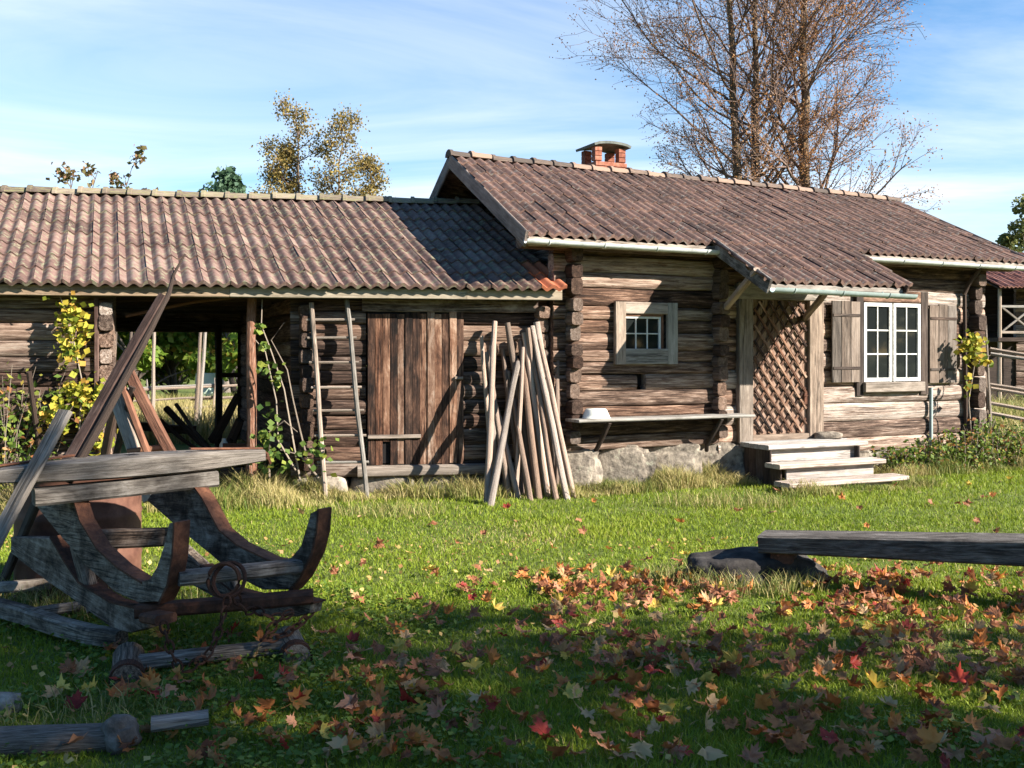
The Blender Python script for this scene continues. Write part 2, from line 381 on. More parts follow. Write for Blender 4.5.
# ---------------------------------------------------------------- ground
def gz(x, y):
    return .03 * noise.noise(Vector((x * .35, y * .35, 0))) + .012 * noise.noise(Vector((x * 1.3, y * 1.3, 4)))
me = bpy.data.meshes.new('ground'); vs = []; fs = []
def axis(lo, hi, st): return [lo + i * st for i in range(int((hi - lo) / st) + 1)]
xs = [-1500, -300, -80, -40] + axis(-20, 20, .4) + [40, 80, 300, 1500]
ys = [-800, -100, -30] + axis(-8, 36, .4) + [60, 120, 400, 2500]
for y in ys:
    for x in xs: vs.append((x, y, gz(x, y) if abs(x) < 21 and -9 < y < 37 else 0))
nx = len(xs)
for j in range(len(ys) - 1):
    for i in range(nx - 1): fs.append((j * nx + i, j * nx + i + 1, (j + 1) * nx + i + 1, (j + 1) * nx + i))
me.from_pydata(vs, [], fs); me.materials.append(M['ground'])
me.polygons.foreach_set('use_smooth', [True] * len(fs))
g = bpy.data.objects.new('ground', me); COL.objects.link(g); tag(g, kind='structure')

# ---------------------------------------------------------------- building helpers
def circ(n=12, e=3.2):
    out = []
    for j in range(n):
        a = 2 * math.pi * (j + .5) / n; c, s_ = math.cos(a), math.sin(a)
        out.append((math.copysign(abs(c) ** (2 / e), c) * .5, math.copysign(abs(s_) ** (2 / e), s_) * .5))
    return out
LOGP = circ(16, 3.7); HEADP = circ(14, 4.2)

def log_run(mb, fr, a, b, v, z, h, th, wob=.014, along='u'):
    n = max(2, int(abs(b - a) / .10)); v += R.uniform(-.012, .012) if along == 'u' else 0; o = Vector((R.uniform(0, 99), R.uniform(0, 99), 0)); pts = []; ks = []
    for i in range(n + 1):
        q = a + (b - a) * i / n
        dv = noise.noise(o + Vector((q * .9, 0, 0))) * wob * 1.6
        dz = noise.noise(o + Vector((q * .6, 5, 0))) * wob * 1.0
        kk = 1 + noise.noise(o + Vector((q * 1.1, 9, 0))) * .13 + .05 * noise.noise(o + Vector((q * 4, 2, 0)))
        pts.append(fr(q, v + dv, z + dz) if along == 'u' else fr(v + dv, q, z + dz))
        ks.append((th * kk, h * (1.0 + noise.noise(o + Vector((q * 1.6, 3, 1))) * .06)))
    mb.sweep(pts, LOGP, (0, 0, 1), ks)

def courses(z0, z1, hmin, hmax, rng):
    out = []; z = z0
    while z < z1 - .05:
        h = min(rng.uniform(hmin, hmax), z1 - z)
        if z1 - z - h < .07: h = z1 - z
        out.append((z, h)); z += h
    return out

def log_wall(mb, fr, u0, u1, v, cs, openings, th=.17):
    for z, h in cs:
        segs = [(u0, u1)]
        for (a, b, za, zb) in openings:
            if z + h * .5 > za and z + h * .5 < zb:
                ns = []
                for (p, q) in segs:
                    if b <= p or a >= q: ns.append((p, q)); continue
                    if a > p: ns.append((p, a))
                    if b < q: ns.append((b, q))
                segs = ns
        for p, q in segs:
            if q - p > .03:
                log_run(mb, fr, p + R.uniform(-.0, .0), q, v, z + h / 2, h * 1.03, th)

def heads(mb, fr, u, v0, v1, cs, w=.17, shift=.5):
    for z, h in cs:
        zz = z + h * shift + h * .5
        e = R.uniform(-.05, .05)
        pts = [fr(u, v0 + e, zz), fr(u, v0 + e + .03, zz), fr(u + R.uniform(-.01, .01), (v0 + v1) / 2, zz), fr(u, v1, zz)]
        k = R.uniform(.92, 1.12)
        mb.sweep(pts, HEADP, (0, 0, 1), [(w * k * .9, h * .9), (w * k, h), (w * k, h), (w * k, h)])

def tiles(mb, P, u0, u1, ve, ze, slope, rows, clen, sgn=1, row0=0, skip=None, rng=None, omb=None, oran=None):
    """pantiles; P(u,v,z); the eave at v=ve,z=ze, rising with sgn*v"""
    cp, sp_ = math.cos(slope), math.sin(slope); TW = .30; nt_ = int(round((u1 - u0) / TW)); tw = (u1 - u0) / nt_; ns = 16; A = .026
    for rI in range(row0, rows):
        for c in range(nt_):
            ua = u0 + c * tw
            if skip and skip(ua + tw / 2, rI): continue
            mm = omb if (oran and oran(c, rI, nt_)) else mb
            b0 = len(mm.v); rn = R.random(); off = Vector((R.uniform(0, 90), R.uniform(0, 90), R.uniform(0, 90)))
            ds = R.uniform(-.010, .010); dn = R.uniform(-.0025, .0025); tl = R.uniform(-.004, .004)
            for (s_, nn, ex) in ((0, -.022, 0), (0, .022, 0), (clen * .5, .012, 0), (clen * 1.08, .0, 0)):
                for i in range(ns + 1):
                    du = i / ns * (tw + .012)
                    ph = (du / (tw / 2)) % 1.0
                    wv = (.5 + .5 * math.cos(2 * math.pi * ph))
                    wv = wv ** .8
                    n_ = A * (wv * 1.7 - .6) + nn + dn + tl * (du / tw - .5) + (.006 if i == 0 else 0)
                    ss = rI * clen + s_ + ds
                    off2 = .018 * noise.noise(Vector((ua * .5, ss * .6, 3.1)))
                    v = ve + sgn * (ss * cp - (n_ + off2) * sp_); z = ze + ss * sp_ + (n_ + off2) * cp
                    mm.v.append(P(ua + du, v, z)); mm.gc.append(off + Vector((du, ss - rI * clen, nn))); mm.rnd.append(rn)
            for k in range(3):
                for i in range(ns):
                    a = b0 + k * (ns + 1) + i
                    q = (a, a + 1, a + ns + 2, a + ns + 1)
                    mm.f.append(q if sgn > 0 else q[::-1])

def ridge(mb, P, u0, u1, v, z, step=.34, r=.115):
    u = u0
    while u < u1:
        pts = []; ks = []
        rn = R.random(); dz = R.uniform(-.012, .012)
        prof = [(math.cos(math.pi * j / 8) , math.sin(math.pi * j / 8) * .85) for j in range(9)] + [(-.86, 0), (0, .72), (.86, 0)][:0] + [(.0, -.02)]
        for d, k in ((0, 1.16), (.05, 1.16), (.055, .98), (step + .02, .9)):
            pts.append(P(u + d, v, z + dz)); ks.append(r * k)
        mb.sweep(pts, prof, (0, 0, 1), ks, rnd=rn)
        u += step

# ================================================================ THE COTTAGE
house = thing('log_cottage', H(0, 0, 0), 'weathered log cottage with brown tiled roof and small porch roof over its lattice door', 'cottage')
HS = math.atan(.497); EV = -.45; EZ = 3.12; HL = 2.957; RIDZ = EZ + HL * .497; RV = EV + HL   # ridge at v=RV
UL, UR = -.80, 7.75; DEP = 2 * RV
W1 = H.px(610, 302, 0), H.px(672, 364, 0)     # little window surround
D1 = (2.497, 3.953)                            # door surround
rng = random.Random(3)
csL = courses(.50, 3.20, .15, .23, rng); csR = courses(.30, 3.20, .19, .27, rng)
mb = MB()
log_wall(mb, H, -.27, 2.2, .0, csL, [(.62, 1.47, 1.58, 2.36), (.92, 1.06, 1.30, 1.46)], .17)
mb.build('front_wall', M['log'], house)
mb = MB(); log_wall(mb, H, 2.2, 7.2, .0, csR, [(2.6, 3.85, .40, 2.52), (4.62, 5.9, 1.2, 2.5)], .18)
mb.build('front_wall', M['log_pale'], house)
csG = courses(.5, RIDZ - .1, .18, .24, rng)
for u in (.02, 6.9):
    mb = MB()
    for z, h in csG:
        if z > 3.1:
            k = (RIDZ - .05 - z - h) / .497
            if k > .15: log_run(mb, H, RV - k, RV + k, u, z + h / 2, h * 1.03, .17, along='v')
        else: log_run(mb, H, .05, DEP, u, z + h / 2, h * 1.03, .17, along='v')
    mb.build('gable_wall', M['log'], house)
mb = MB(); log_wall(mb, H, -.2, 7.1, DEP, csR, [], .18); mb.build('back_wall', M['log'], house)
for hu_, hv_, hc_ in ((-.02, -.24, csL), (2.18, -.24, csL), (6.93, -.25, csR)):
    mb = MB(); heads(mb, H, hu_, hv_, .3, [c for c in hc_ if c[0] + c[1] < 3.05], .155); mb.build('log_ends', M['log_dark'], house)
# foundation stones
u = -.25
while u < 7.1:
    wd = rng.uniform(.35, .8); hh = .53 if u < 2.2 else .33
    mb = MB(); mb.blob(H(u + wd / 2, .05 + rng.uniform(-.02, .02), hh / 2 - .04), (wd / 2 + .03, .17, hh / 2 + .02), .2, 34, 20, e=.36, freq=2.2)
    mb.build('foundation_stone', M['stone'], house, smooth=50)
    u += wd + .0
mb = MB(); mb.beam(H(-.2, .2, .2), H(7, .2, .2), .2, .45, (0, 0, 1)); mb.build('foundation_core', M['dark_stone'], house)
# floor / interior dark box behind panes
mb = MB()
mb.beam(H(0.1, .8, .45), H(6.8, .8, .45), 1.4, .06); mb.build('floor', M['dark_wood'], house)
# roof
mb = MB(); om = MB()
clen = HL / math.cos(HS) / 8
PU0, PU1 = 1.95, 4.09
vp = EV - 3 * clen * math.cos(HS); zp = EZ - 3 * clen * math.sin(HS)
def sk(uc, r_):
    return r_ < 3 and not (PU0 - .02 < uc < PU1 + .05)
def HR(u, v, z): return H(u, v, z - .011 * (u + .8) * max(0, min(1, (z - 3) / 1.5)) - .02 * max(0, min(1, (z - 3) / 1.5)))
def HRm(u, v, z): return HR(u, 2 * RV - v, z)
tiles(mb, HR, UL, UR, vp, zp, HS, 11, clen, 1, 0, sk)
def Hm(u, v, z): return H(u, 2 * RV - v, z)
tiles(mb, HRm, UL, UR, EV, EZ, HS, 8, clen, 1)
roof = mb.build('roof', M['house_tile'], house, smooth=50)
mb = MB(); ridge(mb, HR, UL - .03, UR - .15, RV, RIDZ - .005, .335, .105); mb.build('ridge_tiles', M['house_ridge'], roof, smooth=50)
# roof boards under the tiles
mb = MB()
def slope_board(mb, P, u0, u1, va, za, vb, zb, th=.03, dn=.055):
    a, b_, c, d = P(u0, va, za - dn), P(u1, va, za - dn), P(u1, vb, zb - dn), P(u0, vb, zb - dn)
    mb.prism([a, b_, c, d], (0, 0, -th))
slope_board(mb, HR, UL + .06, UR - .05, EV + .08, EZ + .035, RV, RIDZ); mb.build('roof_boards', M['log'], house); mb = MB()
slope_board(mb, HRm, UL + .06, UR - .05, EV + .08, EZ + .035, RV, RIDZ); mb.build('roof_boards', M['log'], house); mb = MB()
slope_board(mb, H, PU0 + .05, PU1 - .02, vp + .06, zp + .03, EV + .04, EZ + .015)
mb.build('roof_boards', M['log'], house)
for (P, u) in ((HR, UL), (HRm, UL), (HR, UR + .02), (HRm, UR + .02)):
    mb = MB(); mb.beam(P(u, EV - .02, EZ - .07), P(u, RV, RIDZ - .07), .035, .20, (0, 0, 1), wob=.006)
    mb.build('barge_board', M['barge'], house)
mb = MB(); mb.beam(H(PU0 - .02, vp - .03, zp - .07), H(PU0 - .02, EV + .1, EZ + .0), .035, .19, (0, 0, 1), wob=.005)
mb.build('porch_barge_board', M['bench_wood'], house)
mb = MB(); mb.beam(H(PU1 + .03, vp - .03, zp - .07), H(PU1 + .03, EV + .1, EZ + .0), .03, .15, (0, 0, 1), wob=.005)
mb.build('porch_barge_board', M['log'], house)
# eave fascias and gutters
def gutter(u0, u1, v, z, r, m_, drop=0, n=12):
    mb = MB(); pts = [H(u0 + (u1 - u0) * i / n, v, z - drop * i / n) for i in range(n + 1)]
    pr = [(math.cos(a) * r, math.sin(a) * r) for a in [math.pi + math.pi * j / 8 for j in range(9)]]
    pr += [(math.cos(a) * (r - .006), math.sin(a) * (r - .006)) for a in [2 * math.pi - math.pi * j / 8 for j in range(9)]]
    mb.sweep(pts, pr); o = mb.build('gutter', m_, house, smooth=40)
    u = u0 + .3
    while u < u1:
        k = MB()
        ring = [H(u, v + (r + .004) * math.cos(a), z - drop * (u - u0) / (u1 - u0) + (r + .004) * math.sin(a)) for a in [math.pi + math.pi * j / 8 for j in range(9)]] + [H(u, v + .16, z + .09)]
        k.tube(ring, .006, 4); u += .75
        k.build('gutter_hook', m_, o)
gutter(UL - .02, PU0 + .05, EV - .05, EZ - .075, .055, M['gutter'], .02)
gutter(PU1 - .05, UR + .25, EV - .05, EZ - .075, .055, M['gutter'], .03)
gutter(PU0 + .0, PU1 + .12, vp - .06, zp - .085, .06, M['gutter_dark'], .03)
for (a, b_, v, z) in ((UL + .05, PU0, EV + .04, EZ - .085), (PU1 + .05, UR, EV + .04, EZ - .085), (PU0, PU1, vp + .04, zp - .085)):
    mb = MB(); mb.beam(H(a, v, z), H(b_, v, z), .03, .11, (0, 0, 1)); mb.build('fascia_board', M['pale_wood'], house)
# wall plate log under the eaves
mb = MB(); log_run(mb, H, -.75, 7.7, -.12, 3.08, .2, .2); mb.build('wall_plate', M['log'], house)
# porch braces
for (pa, pb) in (((722, 312, -.1), (757, 270, -1.35)), ((805, 318, -.1), (838, 292, -1.35))):
    ua, za = H.px(pa[0], pa[1], pa[2]); ub, zb = H.px(pb[0], pb[1], pb[2])
    mb = MB(); mb.beam(H(ua, pa[2], za), H(ub, pb[2], max(zb, zp + .1)), .08, .075, (0, 0, 1), wob=.01)
    mb.build('porch_brace', M['grey_wood'], house)
# chimney
cu, cv = 1.93, RV + .34
mb = MB()
def bx(mb, fr, u0, u1, v0, v1, z0, z1, ch=.008, rnd=None):
    c = (z0 + z1) / 2; um = (u0 + u1) / 2; vm = (v0 + v1) / 2
    if z1 - z0 > max(abs(u1 - u0), abs(v1 - v0)):
        mb.beam(fr(um, vm, z0), fr(um, vm, z1), abs(u1 - u0), abs(v1 - v0), fr.nv, ch, rnd=rnd)
    else:
        mb.beam(fr(u0, vm, c), fr(u1, vm, c), abs(v1 - v0), z1 - z0, (0, 0, 1), ch, rnd=rnd)
for i in range(4):
    bx(mb, H, cu - .28, cu + .28, cv - .26, cv + .26, 4.425 + i * .075, 4.425 + i * .075 + .068)
for du in (-.215, .215):
    for dv in (-.19, .19):
        for i in range(3): bx(mb, H, cu + du - .06, cu + du + .06, cv + dv - .06, cv + dv + .06, 4.73 + i * .075, 4.73 + i * .075 + .071)
ch = mb.build('chimney', M['brick'], house)
mb = MB()
pts = [H(cu - .33 + .66 * i / 8, cv, 4.97 + .05 * math.sin(math.pi * i / 8) ** .6) for i in range(9)]
mb.sweep(pts, [(-.31, -.02), (.31, -.02), (.31, .02), (-.31, .02)]); mb.build('chimney_cap', M['slab'], ch)

# windows
def window(fr, u0, u1, z0, z1, v, cols, rows_, frame_m, fw=.05, casements=1, mw=.022):
    f = MB()
    for (a, b_, c, d) in ((u0, u0 + fw, z0, z1), (u1 - fw, u1, z0, z1), (u0 + fw, u1 - fw, z0, z0 + fw), (u0 + fw, u1 - fw, z1 - fw, z1)):
        bx(f, fr, a, b_, v - .03, v + .03, c, d, .004)
    fo = f.build('window', frame_m, house)
    g_ = MB(); bx(g_, fr, u0 + fw * .8, u1 - fw * .8, v - .004, v + .004, z0 + fw * .8, z1 - fw * .8, .001); g_.build('glass_pane', M['glass'], fo)
    mm = MB()
    for i in range(1, cols):
        u = u0 + fw + (u1 - u0 - 2 * fw) * i / cols; bx(mm, fr, u - mw / 2, u + mw / 2, v - .02, v + .02, z0 + fw, z1 - fw, .003)
    for j in range(1, rows_):
        z = z0 + fw + (z1 - z0 - 2 * fw) * j / rows_; bx(mm, fr, u0 + fw, u1 - fw, v - .018, v + .018, z - mw / 2, z + mw / 2, .003)
    mm.build('glazing_bars', frame_m, fo)
    return fo
# small window with its wide grey surround
(u0, z1), (u1, z0) = W1
mb = MB(); fw = .155
bx(mb, H, u0, u0 + fw, -.155, -.095, z0, z1); bx(mb, H, u1 - fw, u1, -.155, -.095, z0, z1)
bx(mb, H, u0 + fw, u1 - fw, -.15, -.095, z1 - .15, z1); bx(mb, H, u0 + fw, u1 - fw, -.15, -.095, z0, z0 + .2)
mb.build('window_surround', M['pale_wood'], house)
a0, zt = H.px(622, 316, -.08); a1, zb = H.px(660, 351, -.08)
mb = MB(); ft = .03
for (a, b_, c, d) in ((a0 - ft, a0, zb - ft, zt + ft), (a1, a1 + ft, zb - ft, zt + ft), (a0, a1, zt, zt + ft), (a0, a1, zb - ft, zb)):
    bx(mb, H, a, b_, -.12, -.05, c, d, .004)
mb.build('window_lining', M['red_wood'], house)
mb = MB()
mb.prism([H(u0 + .05, -.04, z0 + .05), H(u1 - .05, -.04, z0 + .05), H(u1 - .05, -.04, z1 - .05), H(u0 + .05, -.04, z1 - .05)], H.ey * .02); mb.build('window_board', M['dark_wood'], house)
window(H, a0, a1, zb, zt, -.075, 3, 2, M['white'], .03, mw=.016)
# little vent hole, its inner shade put in as a black block
mb = MB(); bx(mb, H, .9, 1.08, .03, .06, 1.29, 1.47); mb.build('vent_hole_shade', M['black'], house)
# big window: two white casements
z0, z1 = 1.30, 2.44; wa, wb = 4.71, 5.81; mid = (wa + wb) / 2
window(H, wa, mid - .012, z0, z1, -.10, 2, 3, M['white'], .055)
window(H, mid + .012, wb, z0, z1, -.10, 2, 3, M['white'], .055)
mb = MB(); bx(mb, H, wa - .14, wa - .005, -.13, -.05, 1.1, 2.62); mb.build('window_post', M['dark_wood'], house); mb = MB(); bx(mb, H, wb + .005, wb + .16, -.13, -.05, 1.1, 2.62)
mb.build('window_post', M['dark_wood'], house)
mb = MB(); bx(mb, H, wa - .1, wb + .12, -.125, -.05, 2.455, 2.62); mb.build('window_lintel', M['log'], house)
mb = MB(); bx(mb, H, wa - .02, wb + .03, -.19, -.05, 1.15, 1.29); mb.build('window_sill', M['grey_wood'], house)
mb = MB(); bx(mb, H, wa - .02, wb + .02, .08, .1, 1.2, 2.5); mb.build('window_shade_backing', M['black'], house)  # black sheet painted in for the unlit room behind the casements
def shutter(u0, u1, z0, z1):
    mb = MB(); n = 3; wd = (u1 - u0) / n
    for i in range(n): bx(mb, H, u0 + i * wd + .003, u0 + (i + 1) * wd - .003, -.155, -.125, z0, z1 + R.uniform(-.01, .01), .004)
    o = mb.build('shutter', M['shut'], house)
    for z in (z0 + .2, z1 - .2):
        k = MB(); bx(k, H, u0 + .02, u1 - .01, -.165, -.157, z - .02, z + .02, .002); k.build('shutter_hinge', M['dark_wood'], o)
M['shut'] = wood('shutter_timber', [(.1, (.03, .025, .021)), (.4, (.10, .083, .07)), (.62, (.18, .158, .138)), (.9, (.30, .275, .25))], rv=.4)
shutter(4.10, 4.62, 1.30, 2.45); shutter(5.97, 6.53, 1.27, 2.43)
# door
mb = MB(); v0 = -.15
bx(mb, H, D1[0], 2.73, v0, -.05, .50, 2.44); bx(mb, H, 3.70, D1[1], v0, -.05, .50, 2.44)
bx(mb, H, D1[0] - .02, D1[1] + .03, v0 - .01, -.05, 2.443, 2.66); bx(mb, H, 2.733, 3.697, v0 + .01, -.03, .47, .60)
mb.build('door_frame', M['pale_wood'], house)
mb = MB(); n = 5; du0, du1, dz0, dz1 = 2.735, 3.695, .603, 2.44
bx(mb, H, du0, du1, -.09, -.05, dz0, dz1); door = mb.build('door', M['door_board'], house)
mb = MB()
def clipline(cx, cz, ang):
    d = (math.cos(ang), math.sin(ang)); ts = [-9, 9]
    for (p, q, lo, hi) in ((cx, d[0], du0 + .03, du1 - .03), (cz, d[1], dz0 + .02, dz1 - .02)):
        a, b_ = (lo - p) / q, (hi - p) / q
        ts[0] = max(ts[0], min(a, b_)); ts[1] = min(ts[1], max(a, b_))
    return (None if ts[1] - ts[0] < .08 else ((cx + d[0] * ts[0], cz + d[1] * ts[0]), (cx + d[0] * ts[1], cz + d[1] * ts[1])))
for sgn, vv in ((1, -.103), (-1, -.118)):
    for i in range(-12, 13):
        sg = clipline(3.215 + i * .168, 1.52, sgn * math.radians(52))
        if sg: mb.beam(H(sg[0][0], vv, sg[0][1]), H(sg[1][0], vv, sg[1][1]), .018, .034, H.ey.cross(Vector((0, 0, 1))).cross(Vector((1, 0, 0))) if False else (0, 0, 1), .003)
mb.build('lattice', M['shed_door'], door)
mb = MB(); bx(mb, H, 3.62, 3.68, -.13, -.09, 1.0, 1.16); mb.tube([H(3.65, -.13, 1.12), H(3.65, -.17, 1.12), H(3.58, -.175, 1.12)], .008); mb.build('handle', M['rust'], door)
# downpipes
mb = MB(); mb.tube([H(6.03, -.12, 1.2), H(6.03, -.12, .3)], .028, 8); mb.build('downpipe', M['gutter_dark'], house)
mb = MB(); mb.tube([H(6.75, -.40, 2.98), H(6.72, -.2, 2.75), H(6.70, -.14, 2.6), H(6.75, -.13, .35)], .03, 8); mb.build('downpipe', M['dark_wood'], house)

# wall bench (shelf) along the cottage and the basin on it
o = thing('wall_shelf', H(1.2, -.2, .89), 'long narrow grey board shelf on brackets under the small cottage window', 'shelf')
mb = MB(); mb.beam(H(-.12, -.32, .89), H(2.50, -.32, .89), .36, .035, wob=.004); mb.build('shelf_board', M['grey_wood'], o)
for u in (.33, 2.0):
    mb = MB(); mb.tube([H(u, -.46, .865), H(u - .02, -.36, .72), H(u - .03, -.15, .5), H(u, -.1, .42)], .03, 7); mb.build('bracket', M['dark_wood'], o)
o = MB(); pr = []
c = H(.22, -.30, .9085); ringsz = [(.115, 0), (.15, .03), (.165, .085), (.15, .10), (.07, .118), (.0, .12)]
def lathe(mb, c, prof, n=20):
    b0 = len(mb.v); rr = R.random()
    for (r_, z) in prof:
        for j in range(n):
            a = 2 * math.pi * j / n; p = Vector((r_ * math.cos(a), r_ * math.sin(a), z)); mb.v.append(c + p); mb.gc.append(p); mb.rnd.append(rr)
    for i in range(len(prof) - 1):
        for j in range(n):
            j2 = (j + 1) % n; mb.f.append((b0 + i * n + j, b0 + i * n + j2, b0 + (i + 1) * n + j2, b0 + (i + 1) * n + j))
mbb = MB(); lathe(mbb, c, [(.0, .0), (.175, 0), (.185, .006), (.175, .012), (.16, .05), (.135, .105), (.12, .118), (.0, .122)])
o = mbb.build('enamel_basin', M['enamel'], smooth=40, loc=c); tag(o, 'pale enamel basin turned upside down on the wall shelf', 'basin')

# wooden steps
st = thing('wooden_steps', H(3.4, -.7, 0), 'bleached wooden steps with three treads in front of the lattice door', 'steps')
defs = [(2.50, 4.18, -.17, -.80, .525), (2.44, 4.20, -.80, -1.12, .315), (2.36, 4.32, -1.10, -1.42, .12)]
for i, (a, b_, va, vb, zt) in enumerate(defs):
    mb = MB(); n = 3 if i == 0 else 2
    for k in range(n):
        y0 = va + (vb - va) * k / n; y1 = va + (vb - va) * (k + 1) / n
        mb.beam(H(a, (y0 + y1) / 2, zt - .03), H(b_, (y0 + y1) / 2, zt - .03), abs(y1 - y0) - .008, .06, wob=.004)
    mb.build('tread', M['white_wood'], st)
    mb = MB(); zl = defs[i + 1][4] if i < 2 else -.04
    bx(mb, H, 2.62, 4.02 + .05 * i, vb + .10, vb + .13, zl - .02, zt - .062)
    mb.build('riser', M['white_wood'], st)
for u in (2.53, 4.02):
    mb = MB()
    for k in range(4): bx(mb, H, u, u + .03, -.17 - .155 * (k + 1) + .004, -.17 - .155 * k, -.02, .46)
    bx(mb, H, u, u + .03, -1.0, -.80, -.02, .25); mb.build('side_panel', M['dark_wood'], st)  # dark timber colour stands in for the shadow on the stair sides
mb = MB(); mb.blob(H(3.92, -.27, .565), (.2, .1, .055), .25); o = mb.build('flat_stone', M['stone'], smooth=50, loc=H(3.92, -.27, .525)); tag(o, 'small flat stone lying at the back of the top step', 'stone')

# ================================================================ THE SHED
shed = thing('log_shed', S(-3, 0, 0), 'long low log shed with red tiled roof and an open cart bay through its middle', 'shed')
SS = math.atan(.447); SEV, SEZ, SHL = -.45, 2.49, 3.29; SRV = SEV + SHL; SRZ = SEZ + SHL * .447; SD = 2 * SRV
SU0, SU1 = -9.0, .66
rng = random.Random(11)
cs = courses(.22, 2.40, .15, .21, rng)
mb = MB(); log_wall(mb, S, -8.7, -4.52, 0, cs, []); mb.build('front_wall', M['shed_log'], shed)
mb = MB(); log_wall(mb, S, -2.52, .60, 0, cs, [(-1.63, -.46, .3, 2.22)]); mb.build('front_wall', M['shed_log'], shed)
for u in (-4.62, -2.36, .50):
    mb = MB(); heads(mb, S, u, -.2, .3, cs[:-1], .15); mb.build('log_ends', M['log_dark'] if u > -4 else M['log_pale'], shed)
for u in (-4.66, -2.36, .5, -8.6):
    mb = MB()
    for z, h in cs: log_run(mb, S, .1, SD - .1, u, z + h / 2, h * 1.03, .15, along='v')
    mb.build('cross_wall', M['shed_log'], shed)
for a, b_ in ((-8.7, -4.6), (-2.47, .6)):
    mb = MB(); log_wall(mb, S, a, b_, SD, cs, []); mb.build('back_wall', M['shed_log'], shed)
for a, b_, v, z, hh in ((SU0 + .1, SU1 - .05, -.02, 2.47, .22), (SU0 + .1, SU1 - .05, SD, 2.4, .3), (-4.6, -2.4, SD - .02, 2.17, .2)):
    mb = MB(); log_run(mb, S, a, b_, v, z, hh, .2); mb.build('wall_plate', M['shed_log'], shed)
for v in (1.2, 2.4, 3.6, 4.9):
    mb = MB(); log_run(mb, S, -4.6, -2.4, v, 2.45, .16, .16); mb.build('tie_beam', M['dark_wood'], shed)
# loft boards shading the bay
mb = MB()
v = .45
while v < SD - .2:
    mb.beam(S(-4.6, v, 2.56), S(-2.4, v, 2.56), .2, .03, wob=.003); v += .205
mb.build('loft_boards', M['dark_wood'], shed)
mb = MB()
k_, zt_ = S.px(218, 300, SD); mb.pole(S(k_, SD - .1, 0), S(k_, SD - .1, 2.2), .065, .06, wob=.02); mb.build('bay_post', M['dark_wood'], shed)
k_, zt_ = S.px(251, 300, .0); mb = MB(); mb.pole(S(k_, -.05, 0), S(k_, -.03, 2.42), .062, .055, 10, wob=.025); mb.build('bay_post', M['red_bark'], shed)
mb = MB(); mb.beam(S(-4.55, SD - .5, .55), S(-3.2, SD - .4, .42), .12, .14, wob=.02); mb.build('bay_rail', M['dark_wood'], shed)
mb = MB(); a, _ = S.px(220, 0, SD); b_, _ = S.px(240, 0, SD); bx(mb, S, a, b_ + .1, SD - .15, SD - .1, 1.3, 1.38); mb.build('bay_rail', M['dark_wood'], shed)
# roof
mb = MB(); om = MB(); clen = SHL / math.cos(SS) / 8
tiles(mb, S, SU0, SU1, SEV, SEZ, SS, 8, clen, 1, omb=om, oran=lambda c, r_, n: (c >= n - 1 and r_ == 0) or (c == n - 2 and r_ == 0 and False) or (c == n - 1 and r_ == 1))
def Sm(u, v, z): return S(u, 2 * SRV - v, z)
tiles(mb, Sm, SU0, SU1, SEV, SEZ, SS, 8, clen, 1)
roof = mb.build('roof', M['shed_tile'], shed, smooth=50)
om.build('new_tiles', M['orange_tile'], roof, smooth=50)
mb = MB(); ridge(mb, S, SU0, SU1 + .05, SRV, SRZ + .0, .335, .115); mb.build('ridge_tiles', M['ridge_tile'], roof, smooth=50)
mb = MB()
slope_board(mb, S, SU0 + .03, SU1 - .03, SEV + .12, SEZ + .055, SRV, SRZ); mb.build('roof_boards', M['dark_wood'], shed); mb = MB(); slope_board(mb, Sm, SU0 + .03, SU1 - .03, SEV + .05, SEZ + .02, SRV, SRZ)
mb.build('roof_boards', M['dark_wood'], shed)
u = SU0
while u < SU1 - .1:
    l = min(R.uniform(2.2, 3.6), SU1 - u); mb = MB(); mb.beam(S(u, SEV + .10, SEZ - .075), S(u + l - .004, SEV + .10, SEZ - .075), .028, .125, wob=.003); u += l
    mb.build('fascia_board', M['fascia'], shed)
for i in range(24):
    u = SU0 + .25 + i * .4
    mb = MB(); mb.beam(S(u, SEV + .13, SEZ - .06), S(u, .3, SEZ - .06 + .447 * .62), .07, .09); mb.build('rafter', M['shed_log'], shed)
# shed door of upright planks
mb = MB(); n = 13; a, b_ = -1.635, -.47; wd = (b_ - a) / n; hole = S.px(385, 450, -.1)
hu0, hz0 = S.px(380, 461, -.1); hu1, hz1 = S.px(390, 441, -.1)
for i in range(n):
    x0 = a + i * wd; x1 = x0 + wd - .004; lo = .36 + R.uniform(-.01, .015)
    zt = 2.2 + R.uniform(-.03, .02); vv = -.115 + R.uniform(-.008, .008)
    if x0 < (hu0 + hu1) / 2 < x1 + .004: lo = hz1
    mb.beam(S((x0 + x1) / 2, vv, lo), S((x0 + x1) / 2, vv, zt), wd - .004, .03, S.nv, .004)
sd = mb.build('door', M['shed_door'], shed)
mb = MB(); bx(mb, S, a, b_, -.095, -.07, .38, 2.25); mb.build('door_shade_backing', M['black'], sd)  # black sheet put in for the darkness behind plank gaps and hatch
mb = MB(); a_, z_ = S.px(368, 437, -.15); c_, _ = S.px(421, 437, -.15); mb.beam(S(a_, -.15, z_), S(c_, -.15, z_), .03, .05, wob=.004); mb.build('hatch_bar', M['grey_wood'], sd)
mb = MB(); a_, z_ = S.px(459, 378, -.15); mb.beam(S(a_ - .05, -.15, z_), S(a_ + .05, -.15, z_), .03, .04); mb.build('latch', M['pale_wood'], sd)
mb = MB(); bx(mb, S, -1.7, .45, -.14, -.09, 2.21, 2.36); mb.build('door_lintel', M['shed_log'], shed)
mb = MB(); log_run(mb, S, -1.75, .45, -.10, .29, .14, .2); mb.build('door_sill', M['grey_wood'], shed)
